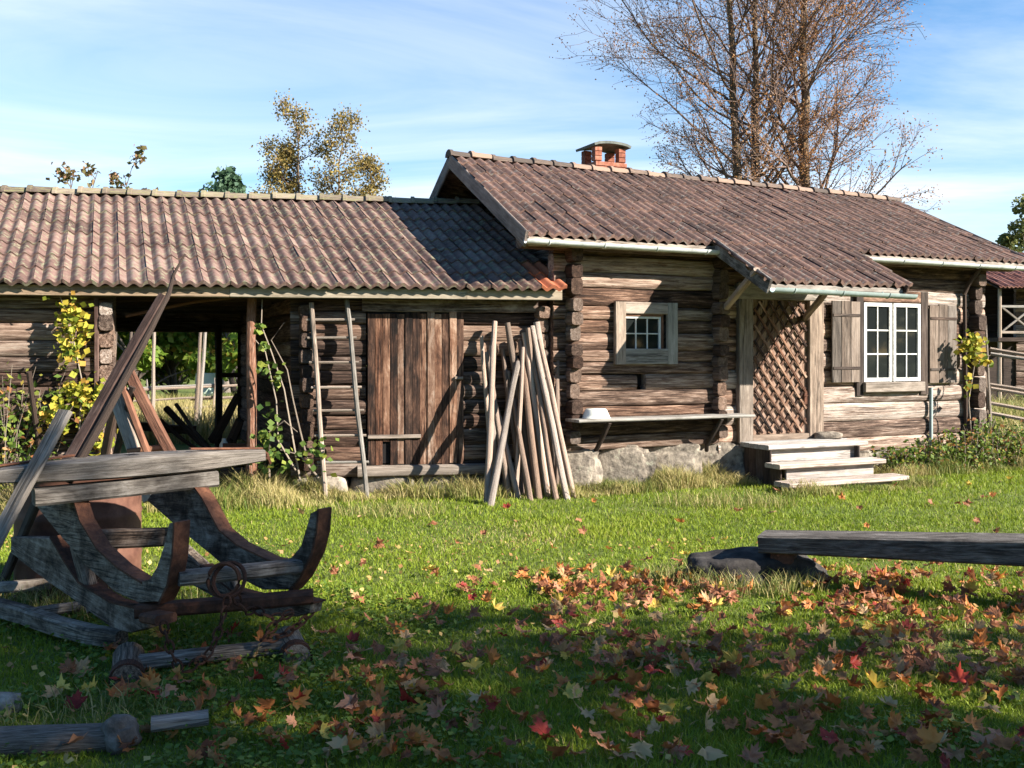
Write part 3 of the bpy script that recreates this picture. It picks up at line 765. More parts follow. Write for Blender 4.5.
mb = MB(); u_, _ = S.px(97, 0, -.2); bx(mb, S, u_ - .03, u_ + .02, -.24, -.2, .3, 2.36); mb.build('corner_board', M['dark_red'], shed)
u = -8.6
while u < .5:
    wd = R.uniform(.45, .8)
    if not (-4.5 < u < -2.9):
        mb = MB(); mb.blob(S(u + wd / 2, .03, .05), (wd / 2 + .01, .15, .19), .1, 18, 10, e=.42); mb.build('foundation_stone', M['stone'], shed, smooth=50)
    u += wd + .03
# diagonal strips seen up in the bay
mb = MB(); mb.tube([S(-4.4, .25, 2.15), S(-3.6, .3, 2.33), S(-2.9, .3, 2.42)], .02, 6); mb.build('bay_strip', M['red_wood'], shed)

#PART2
# ================================================================ LADDER, POLES, STONE
def gp(x, y, z=0): return Vector((x, y, gz(x, y) + z))
o = thing('ladder', S(-2.2, -.3, 0), 'weathered grey wooden ladder leaning on the shed wall left of the plank door', 'ladder')
rl = []
for (pt, pb) in (((311, 303), (326, 486)), ((347, 300), (367, 489))):
    ut, zt = S.px(pt[0], pt[1], -.19); b = at(pb[0], pb[1], 11.62); b.z = -.03; top = S(ut, -.19, zt)
    mb = MB(); mb.beam(b, top, .055, .085, S.nv, .02, wob=.012); mb.build('rail', M['grey_wood'], o); rl.append((b, top))
for py in (338, 363, 388, 411, 436, 462, 320):
    ps = []
    for (b, top), (pt, pb) in zip(rl, (((311, 303), (326, 486)), ((347, 300), (367, 489)))):
        ps.append(b.lerp(top, (502 - py) / (502 - pt[1])))
    d = (ps[1] - ps[0]).normalized()
    mb = MB(); mb.pole(ps[0] - d * .07, ps[1] + d * .07, .017, .016, 7, wob=.006); mb.build('rung', M['pale_wood'], o)

PL = [((708, 178), (752, 560), 14, 'thin short pole at the left edge of the leaning pole bundle'),
 ((752, 135), (728, 712), 18, 'tall straight pole rising highest on the left of the pole bundle'),
 ((725, 230), (800, 690), 16, 'short pole crossing behind the left side of the pole bundle'),
 ((775, 222), (840, 692), 16, 'slim pole left of the middle of the pole bundle'),
 ((792, 140), (880, 690), 21, 'thick bent topped pole in the middle back of the pole bundle'),
 ((825, 265), (735, 728), 20, 'pole leaning the opposite way across the front of the pole bundle'),
 ((830, 195), (892, 698), 20, 'straight pole in the middle front of the pole bundle'),
 ((845, 170), (922, 695), 17, 'slim pole just right of the middle of the pole bundle'),
 ((858, 155), (937, 692), 17, 'pole right of the middle, second behind the thickest pole'),
 ((884, 135), (962, 692), 25, 'thickest pole with a cut pale top on the right of the bundle'),
 ((872, 150), (985, 672), 17, 'slim pole tucked behind the thickest pole of the bundle'),
 ((893, 190), (1003, 660), 17, 'rightmost slanting pole of the leaning bundle'),
 ((955, 232), (952, 640), 15, 'lone upright pole standing right of the bundle by the log ends'),
 ((800, 290), (782, 672), 14, 'thin upright pole half hidden behind the left of the bundle'),
 ((815, 380), (862, 688), 15, 'short pole stub low in the middle of the pole bundle'),
 ((755, 400), (826, 688), 15, 'short pole low on the left side behind the crossing pole'),
 ((748, 440), (722, 696), 15, 'shortest pole at the left foot of the pole bundle'),
 ((740, 210), (700 + 55, 690), 13, 'thin pole directly behind the tall straight pole'),
 ((812, 240), (850, 694), 15, 'thin pole wedged beside the straight middle pole'),
 ((868, 200), (948, 690), 15, 'slender pole a hand left of the thickest pole'),
 ((840, 215), (818, 690), 13, 'thin pole leaning left behind the front crossing pole'),
 ((905, 240), (972, 676), 14, 'slender pole right behind the thickest pole foot'),
 ((860, 280), (905, 690), 16, 'slim pole sunk low among the poles right of middle of the bundle')]
for i, (a, b_, wd, lab) in enumerate(PL):
    pt = (260 + a[0] / 3.2, 280 + a[1] / 3.2); pb = (260 + b_[0] / 3.2, 280 + b_[1] / 3.2)
    hgt = (a[1] - 130) / 400
    ut, zt = S.px(pt[0], pt[1], -.17 - .05 * (i % 3)); top = S(ut, -.17 - .05 * (i % 3), zt)
    fy = {5: 506, 1: 504}.get(i, 492 + (i * 7) % 9)
    b = ground_at(pb[0], fy); b.z = -.02
    # keep the picture line: extend the foot along the pole's own direction on the ground
    r = wd / 3.2 / 2 / F * 11.6 * 1.18
    mb = MB(); mb.pole(b, top, r * 1.12, r * .85, 9, wob=.022)
    o = mb.build('pole', M['pole_wood'], loc=b, smooth=40)
    tag(o, lab, 'pole', 'wooden poles leaning on the wall between shed and cottage')
p = ground_at(427, 494); mb = MB(); mb.blob(p + Vector((0, .1, .02)), (.26, .16, .09), .12, 16, 10, e=.45)
o = mb.build('step_stone', M['stone'], loc=p, smooth=50); tag(o, 'flat grey stepping stone in the grass below the plank shed door', 'stone')

# ================================================================ BENCH
o = thing('plank_bench', (2.8, 6.9, 0), 'heavy dark grey plank bench with one end resting on a boulder', 'bench')
PA = at(758, 536, 7.30); PB = at(1024, 540.5, 6.55); d = (PB - PA)
e = PB + d * .75
mb = MB()
nrm = Vector((-d.y, d.x, 0)).normalized(); wdt = .30
prof = [(-.5, -.42), (-.44, -.5), (.44, -.5), (.5, -.42), (.5, .40), (.46, .5), (-.46, .5), (-.5, .38)]
pts = []; ks = []
for i in range(25):
    tt = i / 24; p = PA.lerp(e, tt); th = .125 + .05 * min(1, tt * 1.75)
    p = p + nrm * wdt / 2 + Vector((0, 0, -th / 2)) + noise.noise_vector(p * 2) * .006
    pts.append(p); ks.append((wdt, th))
mb.sweep(pts, prof, (0, 0, 1), ks); mb.build('bench_plank', M['bench_wood'], o)
mb = MB(); mb.beam(PA + nrm * .05 + d.normalized() * .16 - Vector((0, 0, .165)), PA + nrm * .25 + d.normalized() * .16 - Vector((0, 0, .165)), .16, .085, wob=.01); mb.build('support_block', M['red_wood'], o)
sc0 = at(763, 575, 7.35)
mb = MB(); mb.blob(Vector((1.82, 7.5, .0)), (.50, .25, .215), .2, 44, 26, e=.62, freq=1.7)
o = mb.build('boulder', M['dark_stone'], loc=(1.83, 7.5, 0), smooth=60); tag(o, 'low dark boulder under the left end of the plank bench', 'boulder')
q = e - d * .12
mb = MB(); mb.blob(Vector((q.x, q.y + .15, .1)), (.4, .3, .30), .16, 22, 14, e=.6)
o = mb.build('boulder', M['dark_stone'], loc=(q.x, q.y, 0), smooth=60); tag(o, 'dark boulder holding up the far right end of the plank bench', 'boulder')

# ================================================================ SLEDGE
cdv = Vector((.66, .75, 0)); N0 = Vector((-1.70, 5.21, 0))
def sp(px, py, c):
    k = (px - 512) / F; Y = (N0.dot(cdv) + c) / (.66 * k + .75); return at(px, py, Y)
sl = thing('timber_sledge', (-1.9, 5.9, 0), 'old grey timber sledge with rust edged curved runners standing in the shade', 'sledge')
A_ = [(69, 487), (80, 522), (97, 550), (118, 569), (140, 583), (150, 580), (158, 567), (166, 542), (170, 523), (174, 523), (172, 556), (167, 585), (159, 602), (139, 603), (115, 592), (85, 565), (56, 531), (32, 501), (40, 492)]
B_ = [(186, 477), (202, 499), (219, 531), (237, 546), (268, 561), (285, 564), (294, 556), (302, 546), (312, 513), (318, 510), (318, 514), (312, 552), (300, 577), (289, 590), (262, 590), (235, 576), (212, 556), (190, 538), (169, 520), (146, 500), (158, 482)]
C_ = [(10, 537), (50, 538), (64, 562), (78, 583), (110, 603), (135, 609), (152, 615), (148, 628), (132, 633), (115, 630), (97, 617), (72, 598), (47, 581), (26, 565), (10, 552)]
D_ = [(168, 538), (200, 567), (232, 592), (262, 600), (294, 600), (312, 604), (310, 613), (296, 617), (264, 616), (230, 606), (192, 585), (166, 558)]
TH = .085
def runner(pl, c, strip, name, th=TH, lift=0):
    mb = MB(); P = [sp(x, y, c) for x, y in pl]; mb.prism(P, cdv * th, bev=.015); r = mb.build(name, M['sled_wood'], sl, smooth=25)
    k = MB(); S_ = [sp(x, y, c) + cdv * th * .5 for x, y in strip]
    cen = sum(P, Vector()) / len(P)
    k.sweep(S_, [(-.5 * th - .004, -.006), (.5 * th + .004, -.006), (.5 * th + .004, .006), (-.5 * th - .004, .006)], (-cdv).cross(Vector((1, .2, 0))).cross(Vector((0, 0, 1))) if False else Vector((.3, -.25, .9)))
    k.build('iron_strip', M['rust'], r)
    return r
def inner(pl, a, b): return pl[a:b]
runner(A_, 0, [(69, 486), (80, 521), (97, 549), (118, 568), (142, 583)], 'runner')
runner(B_, .69, [(186, 476), (202, 498), (219, 530), (237, 545), (268, 560), (287, 563)], 'runner')
# iron on the noses
for pl, c in ((((174.5, 522), (172.5, 556), (167.5, 585), (159, 602.5)), 0), (((318.5, 509), (317, 532), (312, 553), (300, 578), (289, 591)), .69)):
    k = MB(); k.sweep([sp(x, y, c) + cdv * TH * .5 for x, y in pl], [(-.5 * TH - .006, -.007), (.5 * TH + .006, -.007), (.5 * TH + .006, .007), (-.5 * TH - .006, .007)], Vector((.8, -.6, .1))); k.build('nose_iron', M['rust'], sl)
runner(C_, .01, [(50, 537), (64, 561), (78, 582), (110, 602), (135, 608), (153, 614)], 'lower_runner')
runner(D_, .70, [(200, 566), (232, 591), (262, 599), (294, 599), (313, 603)], 'lower_runner')
def spb(px, py, c): return sp(px, py, c)
def bar(name, a, b, w, h, m_, wob=.008, ch=.015):
    mb = MB(); mb.beam(a, b, w, h, (0, 0, 1), ch, wob=wob); return mb.build(name, m_, sl)
bar('cross_bar', spb(178, 578, .06), spb(303, 565, .72), .10, .075, M['beam_wood'])
bar('cross_bar', spb(84, 540, .05), spb(180, 536, .72), .10, .115, M['sled_wood'])
fb = bar('front_bar', spb(136, 611, -.03), spb(313, 596, .72), .12, .07, M['rust'], .01)
k = MB(); k.beam(sp(150, 616, -.03), sp(166, 619, -.03), .13, .05); k.build('iron_cap', M['rust'], fb)
# top beams
tA = Vector((-3.05, 5.87, 0)); tB = Vector((-1.70, 6.79, 0)); du_ = (tB - tA)
mb = MB(); pts = []; ks = []
for i in range(13):
    q = i / 12; p = tA + du_ * q; z = .985 + .03 * q
    w_ = .15 + .11 * math.sin(math.pi * min(1, max(0, q * 1.05))) ; h_ = .075 + .06 * math.sin(math.pi * q) ** .7
    pts.append(Vector((p.x, p.y, z)) + noise.noise_vector(p * 2) * .006); ks.append((w_, h_))
mb.sweep(pts, [(-.5, -.4), (-.4, -.5), (.4, -.5), (.5, -.4), (.5, .4), (.42, .5), (-.42, .5), (-.5, .4)], (0, 0, 1), ks); tb = mb.build('top_beam', M['beam_wood'], sl)
k = MB()
pz = lambda q, s=0, z=0: Vector((tA + du_ * q)) + Vector((0, 0, .985 + .03 * q + z)) + Vector((-du_.y, du_.x, 0)).normalized() * s
k.beam(pz(.70, -.02, .078), pz(1.0, -.0, .045), .05, .012); k.tube([pz(1.0, .03, .03), pz(1.03, .03, .0), pz(1.035, 0, -.06), pz(1.02, -.03, -.02)], .014, 6)
k.build('beam_iron', M['rust'], tb)
k = MB(); k.beam(pz(.0, .04, .05), pz(.28, .06, .082), .05, .012); k.build('beam_iron', M['rust'], tb)
k = MB(); k.beam(pz(.46, -.02, .0), pz(.50, .0, .0), .09, .137); k.build('beam_hole_shade', M['black'], tb)  # no hole is cut; a solid black block stands for its shade
bar('lower_beam', pz(.13, -.04, -.145), pz(.80, -.04, -.125), .15, .10, M['beam_wood'])
# ground pieces
g0, g1 = ground_at(-20, 628), ground_at(128, 652)
mb = MB(); pts = []
for (px, py, Y, z) in ((-30, 600, 6.4, 0), (0, 607, 6.25, 0), (28, 615, 6.1, 0), (60, 626, 5.9, 0), (92, 634, 5.76, 0), (122, 638, 5.68, 0)):
    pts.append(at(px, py, Y))
mb.sweep(pts, [(-.05, -.045), (.05, -.045), (.05, .03), (.035, .045), (-.035, .045), (-.05, .03)]); mb.build('ground_skid', M['sled_wood'], sl)
bar('skid_tie', at(28, 613, 6.05), at(83, 605, 6.5), .07, .06, M['beam_wood'])
bar('skid_tie', at(-15, 589, 6.6), at(50, 584, 6.7), .08, .07, M['sled_wood'])
a, b_ = at(128, 664, 5.28), at(292, 645, 5.62)
bar('ground_bar', a, b_, .09, .07, M['beam_wood'])
for q, (p, dd) in enumerate(((a, Vector((.12, -.35, 0))), (b_, Vector((.12, -.3, 0))))):
    mb = MB(); mb.pole(p - dd * .5 + Vector((0, 0, -.015)), p + dd * .5 + Vector((0, 0, -.03)), .085, .08, 12, wob=.006); blk = mb.build('skid_block', M['sled_wood'], sl)
    k = MB(); k.tube([p + dd * .30 + Vector((0, 0, -.026)), p + dd * .48 + Vector((0, 0, -.03))], .089, 14); k.build('iron_band', M['rust'], blk)
# struts between upper and lower frame
for (c, x0, y0, x1, y1) in ((.05, 78, 545, 95, 610), (.74, 225, 570, 238, 600)):
    bar('strut', sp(x0, y0, c), sp(x1, y1, c), .08, .09, M['sled_wood'])
# chain
def chain(mb, pts, lk=.07, r=.007):
    d = [0]
    for i in range(1, len(pts)): d.append(d[-1] + (pts[i] - pts[i - 1]).length)
    n = int(d[-1] / (lk * .72))
    for i in range(n):
        s_ = d[-1] * (i + .5) / n; j = max(q for q in range(len(d) - 1) if d[q] <= s_); f = (s_ - d[j]) / max(1e-6, d[j + 1] - d[j])
        p = pts[j].lerp(pts[j + 1], f); t_ = (pts[j + 1] - pts[j]).normalized()
        s1 = t_.cross(Vector((.3, .2, 1))).normalized(); s2 = t_.cross(s1)
        a_ = s1 if i % 2 else s2
        ring = [p + t_ * (math.cos(2 * math.pi * q / 12) * lk * .5) + a_ * (math.sin(2 * math.pi * q / 12) * lk * .3) for q in range(12)]
        mb.tube(ring, r, 5, closed=True, cap=False)
def sag(a, b, dz, n=14):
    return [a.lerp(b, i / n) - Vector((0, 0, dz * 4 * (i / n) * (1 - i / n))) for i in range(n + 1)]
mb = MB()
rc = sp(238, 577, .33) - cdv * .09
for k_, (dx, ax) in enumerate(((0, 0), (.03, .7))):
    ring = [rc + Vector((math.cos(q * math.pi / 9) * .085 + dx, math.sin(q * math.pi / 9) * .03 * (k_ + .5), math.sin(q * math.pi / 9) * .085)) for q in range(18)]
    mb.tube(ring, .012, 6, closed=True, cap=False)
c0 = rc + Vector((.04, -.06, -.08)); c1 = at(196, 660, 5.2); c2 = sp(163, 622, -.1)
chain(mb, sag(c0, c1, .10)); chain(mb, sag(c1, c2, .14)); c3 = sp(270, 604, .5) - cdv * .1
chain(mb, sag(rc + Vector((.07, -.03, -.07)), c3, .05)); chain(mb, sag(c3, at(292, 612, 5.5), .04)); chain(mb, sag(at(292, 612, 5.5), at(262, 640, 5.45), -.02)); chain(mb, sag(at(318, 604, 5.75), at(262, 640, 5.45), .05))
o = mb.build('chain', M['rust'], loc=(-1.5, 5.5, 0), smooth=50); tag(o, 'rusty chain with a large ring draped over the sledge front bars', 'chain')

# shaft, plank and stick at the sledge
sb, st_ = at(62, 478, 6.25), at(166, 292, 6.45); tip = at(185, 254, 6.5)
o = thing('sledge_shaft', sb, 'long dark shaft with an iron spike slanting up from the sledge beam', 'shaft')
mb = MB(); mb.beam(sb, sb.lerp(st_, .98), .10, .075, (-.3, -1, .3), .02, wob=.012, taper=(1.15, .75)); mb.build('shaft_pole', M['dark_red'] if 'dark_red' in M else M['sled_wood'], o)
mb = MB(); off = Vector((.055, -.045, -.02)); mb.tube([sb + off, sb.lerp(st_, .3) + off * 1.1, sb.lerp(st_, .7) + off * .9, st_ + off * .5, st_.lerp(tip, .5) + Vector((-.012, 0, -.01)), tip], .03, 7, .006); mb.build('iron_spike', M['dark_wood'], o)
a, b_ = at(-14, 560, 5.6), at(66, 411, 6.05)
o = MB(); o.beam(a - (b_ - a) * .35, b_, .105, .035, (-.4, -1, .2), .01, wob=.008); o = o.build('grey_board', M['grey_wood'], loc=a); tag(o, 'pale grey board leaning against the left end of the sledge beam', 'board')
a, b_ = at(2, 584, 6.9), at(40, 494, 6.5)
o = MB(); o.beam(a, b_, .06, .05, (-.4, -1, .2), .01, wob=.01); o = o.build('dark_bar', M['dark_wood'], loc=a); tag(o, 'dark bar propped under the left end of the sledge beam', 'bar')
# rusty drum
c = at(79, 584, 7.15); c = Vector((c.x, c.y, 0))
mb = MB(); lathe(mb, c, [(.0, .0), (.42, 0), (.43, .02), (.42, .03), (.42, .25), (.427, .27), (.42, .29), (.42, .55), (.427, .57), (.42, .59), (.42, .82), (.43, .84), (.41, .85), (.40, .82), (.0, .82)], 32)
o = mb.build('rusty_drum', M['rust_sheet'], loc=c, smooth=40); tag(o, 'brown rusty drum standing in the grass behind the sledge', 'drum')

# trestle of leaning timbers by the cart bay
o = thing('timber_trestle', gp(-4.0, 9.9), 'reddish timber trestle with slanting legs standing before the open bay', 'trestle')
Yt = 9.7
for (a, b_, Ya, Yb, w_, h_, m_) in (((112, 385), (150, 500), 9.75, 9.35, .13, .04, 'grey_wood'), ((116, 368), (166, 505), 9.7, 9.2, .06, .06, 'red_wood'), ((122, 360), (200, 508), 9.72, 9.3, .10, .08, 'red_wood'), ((133, 386), (104, 505), 9.6, 9.9, .06, .05, 'dark_wood'), ((124, 362), (96, 500), 9.75, 10.3, .08, .07, 'dark_wood')):
    mb = MB(); q = at(b_[0], b_[1], Yb); q.z = max(q.z, -.02); mb.beam(q, at(a[0], a[1], Ya), w_, h_, (0, -1, .2), .012, wob=.01); mb.build('leg', M[m_], o)
mb = MB(); mb.beam(at(128, 452, 9.5), at(166, 447, 9.5), .05, .06, wob=.01); mb.build('cross_piece', M['red_wood'], o)

# things in the bay
mb = MB(); base = at(205, 462, 14.2); base.z = 0
for (a, b_, r) in (((166, 408), (222, 462), .05), ((160, 420), (205, 455), .035), ((176, 404), (215, 458), .03), ((190, 428), (228, 465), .045), ((213, 440), (238, 395), .08), ((220, 465), (240, 420), .09), ((196, 462), (232, 440), .05)):
    mb.tube([at(*a, 14.4), at((a[0] + b_[0]) / 2, (a[1] + b_[1]) / 2 + 2, 14.2), at(*b_, 14.1)], r, 6, r * .7)
o = mb.build('dark_branches', M['dark_wood'], loc=base); tag(o, 'heap of dark branches and timbers lying inside the open shed bay', 'branches')
p = at(224, 446, 13.2); mb = MB(); lathe(mb, Vector((p.x, p.y, p.z - .1)), [(0, 0), (.06, 0), (.062, .12), (.03, .17), (.028, .2), (0, .2)], 12); o = mb.build('white_bottle', M['enamel'], loc=p, smooth=40); tag(o, 'small white bottle on the dark heap inside the shed bay', 'bottle')
p = at(241, 452, 12.6); o = thing('wooden_crate', (p.x, p.y, p.z - .1), 'small reddish wooden crate behind the bark covered bay post', 'crate')
for i, z in enumerate((-.12, -.02, .08)):
    mb = MB(); mb.beam(p + Vector((-.2, -.1, z)), p + Vector((.2, -.1, z)), .02, .08); mb.build('slat', M['red_wood'], o)
mb = MB(); mb.beam(p + Vector((-.2, .06, -.02)), p + Vector((.2, .06, -.02)), .28, .2); mb.build('crate_body', M['dark_wood'], o)
mb = MB(); mb.beam(Vector((p.x, p.y, 0)) + Vector((-.22, 0, .14)), Vector((p.x, p.y, 0)) + Vector((.22, 0, .14)), .3, p.z - .26 + .12 if False else .28); o2 = mb.build('timber_block', M['dark_wood'], loc=(p.x, p.y, 0)); tag(o2, 'dark squared timber block under the small crate in the bay', 'block')

# log and wood piece on the grass
mb = MB(); a, b_ = at(-60, 748, 4.2), at(108, 738, 4.3); mb.pole(a, b_, .07, .062, 12, wob=.025); mb.blob(b_ + Vector((.05, 0, .012)), (.07, .085, .072), .35, 18, 12, e=.75)
o = mb.build('fallen_log', M['bark'], loc=a, smooth=45); tag(o, 'knobbly fallen log lying in the grass in the near left corner', 'log')
mb = MB(); mb.beam(ground_at(150, 742) + Vector((0, 0, .08)), ground_at(208, 735) + Vector((0, 0, .085)), .09, .05, wob=.01)
o = mb.build('wood_piece', M['pale_wood'], loc=ground_at(180, 733)); tag(o, 'short pale split wood piece on the grass beside the knobbly log', 'firewood')
p = ground_at(-4, 712); mb = MB(); mb.blob(p + Vector((0, 0, .03)), (.1, .08, .06), .2); o = mb.build('grass_stone', M['stone'], loc=p, smooth=50); tag(o, 'small grey stone half sunk in the grass at the left edge', 'stone')

# ================================================================ VEGETATION
rs = np.random.RandomState(5)
def in_frame(fr, x, y, u0, u1, v0, v1):
    dx, dy = x - fr.o.x, y - fr.o.y
    det = fr.ex.x * fr.ey.y - fr.ey.x * fr.ex.y
    u = (dx * fr.ey.y - fr.ey.x * dy) / det; v = (fr.ex.x * dy - dx * fr.ex.y) / det
    return (u > u0) & (u < u1) & (v > v0) & (v < v1)
def blocked(x, y):
    b = in_frame(H, x, y, -.3, 7.2, -.05, 5.2) | in_frame(S, x, y, -9, .8, -.05, 6) & ~in_frame(S, x, y, -4.5, -2.5, -.5, 5.6)
    b |= in_frame(H, x, y, 2.5, 4.2, -1.4, 0)
    return b
GN = None
def gzv(x, y):
    return np.array([gz(a, b) for a, b in zip(x, y)]) if len(x) < 60000 else gz_fast(x, y)
_gx = np.arange(-22, 22.1, .2); _gy = np.arange(-9, 40.1, .2)
_gg = np.array([[gz(a, b) if (abs(a) < 21 and -9 < b < 37) else 0 for a in _gx] for b in _gy])
def gz_fast(x, y):
    i = np.clip(((x + 22) / .2), 0, len(_gx) - 2); j = np.clip((y + 9) / .2, 0, len(_gy) - 2)
    i0 = i.astype(int); j0 = j.astype(int); fx = i - i0; fy = j - j0
    return (_gg[j0, i0] * (1 - fx) + _gg[j0, i0 + 1] * fx) * (1 - fy) + (_gg[j0 + 1, i0] * (1 - fx) + _gg[j0 + 1, i0 + 1] * fx) * fy
def blades(name, x, y, h, wd, lean, mat, rnd, zoff=None):
    n = len(x); z = gz_fast(x, y) - .005
    if zoff is not None: z = z + zoff
    a = rs.uniform(0, 2 * np.pi, n); la = rs.uniform(0, 2 * np.pi, n); ln = lean * rs.uniform(.2, 1.2, n) * h
    base = np.stack([x, y, z], 1); sd = np.stack([np.cos(a), np.sin(a), np.zeros(n)], 1) * (wd * .5)[:, None]
    ld = np.stack([np.cos(la) * ln, np.sin(la) * ln, np.zeros(n)], 1)
    mid = base + ld * .35 + np.array([0, 0, 1])[None] * (h * .6)[:, None]
    tip = base + ld + np.array([0, 0, 1])[None] * (h * np.sqrt(np.clip(1 - (lean * .5) ** 2, .2, 1)))[:, None]
    V = np.stack([base - sd, base + sd, mid - sd * .75, mid + sd * .75, tip], 1).reshape(-1, 3)
    i = np.arange(n)[:, None] * 5
    T = np.concatenate([i + np.array([[0, 1, 3]]), i + np.array([[0, 3, 2]]), i + np.array([[2, 3, 4]])], 1).reshape(-1, 3)
    o = np_mesh(name, V, T, np.repeat(rnd, 5), mat)
    return tag(o, kind='stuff')
def pn(x, y, f, s=0):
    return np.array([0.0]) if len(x) == 0 else (np.sin(x * f + s) * np.cos(y * f * 1.13 + s * 2) + .6 * np.sin(x * f * 2.3 + y * f * 1.7 + s) + .4 * np.cos(y * f * 3.1 - x * f * 2.1 + 1.7 * s)) / 2
def scatter(n, y0, y1, k, mx, x0=None, x1=None):
    y = rs.uniform(y0, y1, n * 2); x = rs.uniform(-1, 1, n * 2) * (k * y1 + mx)
    if x0 is not None: x = rs.uniform(x0, x1, n * 2)
    else:
        keep = np.abs(x) < k * y + mx; x, y = x[keep], y[keep]
    keep = ~blocked(x, y); return x[keep][:n], y[keep][:n]
# lawn
X = []; Yv = []
for (n, y0, y1) in ((75000, 3.6, 5.2), (80000, 5.2, 7.4), (75000, 7.4, 10.5), (60000, 10.5, 16)):
    x, y = scatter(n, y0, y1, .53, .7); X.append(x); Yv.append(y)
x = np.concatenate(X); y = np.concatenate(Yv); n = len(x)
pt = pn(x, y, 1.1, .4) + .6 * pn(x, y, 4.2, 1.3)
h = rs.uniform(.02, .056, n) * (1 + .45 * pt) * (1 + np.clip((y - 9) * .06, 0, .4)); wd = .0032 + .00048 * y
dryp = np.clip(pn(x, y, .75, 2.2) - .35, 0, 1) + np.clip(pn(x, y, 2.9, .7) - .55, 0, 1) * .6
rnd = np.clip(.40 + .15 * pt + rs.normal(0, .16, n), 0, .93); stray = rs.rand(n) < .03 + .5 * dryp; rnd[stray] = rs.uniform(.9, 1, stray.sum())
blades('lawn_grass', x, y, np.clip(h, .02, .15), wd, .9, M['grass'], rnd)
# taller fringe along the walls
xs_, ys_, hs_ = [], [], []
def fringe(fr, u0, u1, va, vb, n, hlo, hhi):
    u = rs.uniform(u0, u1, n); v = vb + (va - vb) * rs.rand(n) ** .7
    c = .55 + .45 * np.sin(u * 5.1 + 1) * np.sin(u * 2.3 + v * 3)
    xs_.append(fr.o.x + fr.ex.x * u + fr.ey.x * v); ys_.append(fr.o.y + fr.ex.y * u + fr.ey.y * v); hs_.append(rs.uniform(hlo, hhi, n) * c)
fringe(H, -.3, 2.5, -.08, -.7, 8000, .12, .38); fringe(H, 4.2, 7.6, -.05, -1.0, 6500, .12, .40); fringe(H, 2.2, 4.6, -1.35, -1.8, 2200, .08, .24)
fringe(S, -2.7, .7, -.05, -.75, 7500, .10, .36); fringe(S, -4.2, -2.2, .1, -1.2, 5000, .15, .5); fringe(S, -8, -4.4, -.1, -1.5, 8000, .15, .5)
x = np.concatenate(xs_); y = np.concatenate(ys_); h = np.concatenate(hs_); n = len(x)
rnd = np.clip(.45 + .45 * pn(x, y, 1.9, 2) + rs.normal(0, .2, n), 0, 1)
blades('dry_wall_grass', x, y, np.clip(h, .05, .6), np.full(n, .008), .75, M['dry'], rnd)
# tufts round the boulder, the sledge and the steps
xs_, ys_, hs_ = [], [], []
for (cx, cy, r, n, hh) in ((1.75, 7.15, .5, 700, .2), (1.3, 7.4, .3, 300, .2), (-2.6, 6.6, .6, 500, .22), (-3.4, 6.6, .5, 500, .25), (-1.9, 4.6, .5, 300, .16), (2.4, 11.2, .8, 700, .22), (-1.4, 10.6, .7, 500, .2)):
    a = rs.uniform(0, 2 * np.pi, n); q = r * np.sqrt(rs.rand(n)); xs_.append(cx + q * np.cos(a)); ys_.append(cy + q * np.sin(a) * .5); hs_.append(rs.uniform(.4, 1, n) * hh)
x = np.concatenate(xs_); y = np.concatenate(ys_); h = np.concatenate(hs_); n = len(x)
blades('grass_tufts', x, y, h, np.full(n, .006), .8, M['dry'], np.clip(rs.normal(.35, .3, n), 0, 1))
# meadow behind the buildings
x, y = scatter(26000, 18.6, 27, 0, 0, -13, -2.5); n = len(x)
blades('meadow_grass', x, y, rs.uniform(.35, .85, n), np.full(n, .02), .6, M['dry'], np.clip(.72 + .2 * pn(x, y, .9, 1) + rs.normal(0, .15, n) - np.clip((y - 22) * .12, 0, .6), 0, 1))
x, y = scatter(14000, 13.5, 30, 0, 0, 7.6, 17); n = len(x)
blades('meadow_grass', x, y, rs.uniform(.2, .7, n), np.full(n, .018), .6, M['dry'], np.clip(.45 + .3 * pn(x, y, .9, 1) + rs.normal(0, .2, n), 0, 1))
# low clover in the foreground
def cards(centers, size, nrm_spread, asp=1.0, up=None):
    n = len(centers); a = rs.normal(0, 1, (n, 3))
    if up is not None: a[:, 2] = np.abs(a[:, 2]) * .0 + 0; nv = rs.normal(0, nrm_spread, (n, 3)) + np.array(up)
    else: nv = rs.normal(0, 1, (n, 3))
    nv /= np.linalg.norm(nv, axis=1)[:, None]
    a = np.cross(nv, rs.normal(0, 1, (n, 3))); a /= np.linalg.norm(a, axis=1)[:, None] + 1e-9; b = np.cross(nv, a)
    s = size[:, None]
    V = np.stack([centers - a * s * .5, centers + b * s * .36 * asp + nv * s * .08, centers + a * s * .5, centers - b * s * .36 * asp + nv * s * .08], 1).reshape(-1, 3)
    i = np.arange(n)[:, None] * 4
    T = np.concatenate([i + np.array([[0, 1, 2]]), i + np.array([[0, 2, 3]])], 1).reshape(-1, 3)
    return V, T
def leaves(name, centers, size, mat, parent=None, loc=(0, 0, 0), spread=1, up=None, asp=1.0, rnd=None):
    V, T = cards(centers, size, spread, asp, up)
    r = rs.rand(len(centers)) if rnd is None else rnd
    return np_mesh(name, V, T, np.repeat(r, 4), mat, parent, loc)
x, y = scatter(26000, 3.6, 7.2, .53, .7)
k = (pn(x, y, 2.6, 3) + .5 * np.clip(-(x + .3), -.6, .9) - .12 * (y - 5)) > .12
x, y = x[k], y[k]; n = len(x)
o = leaves('clover', np.stack([x, y, gz_fast(x, y) + rs.uniform(.02, .075, n)], 1), rs.uniform(.014, .036, n), M['clover'], spread=.35, up=(0, 0, 1), asp=1.5); tag(o, kind='stuff')

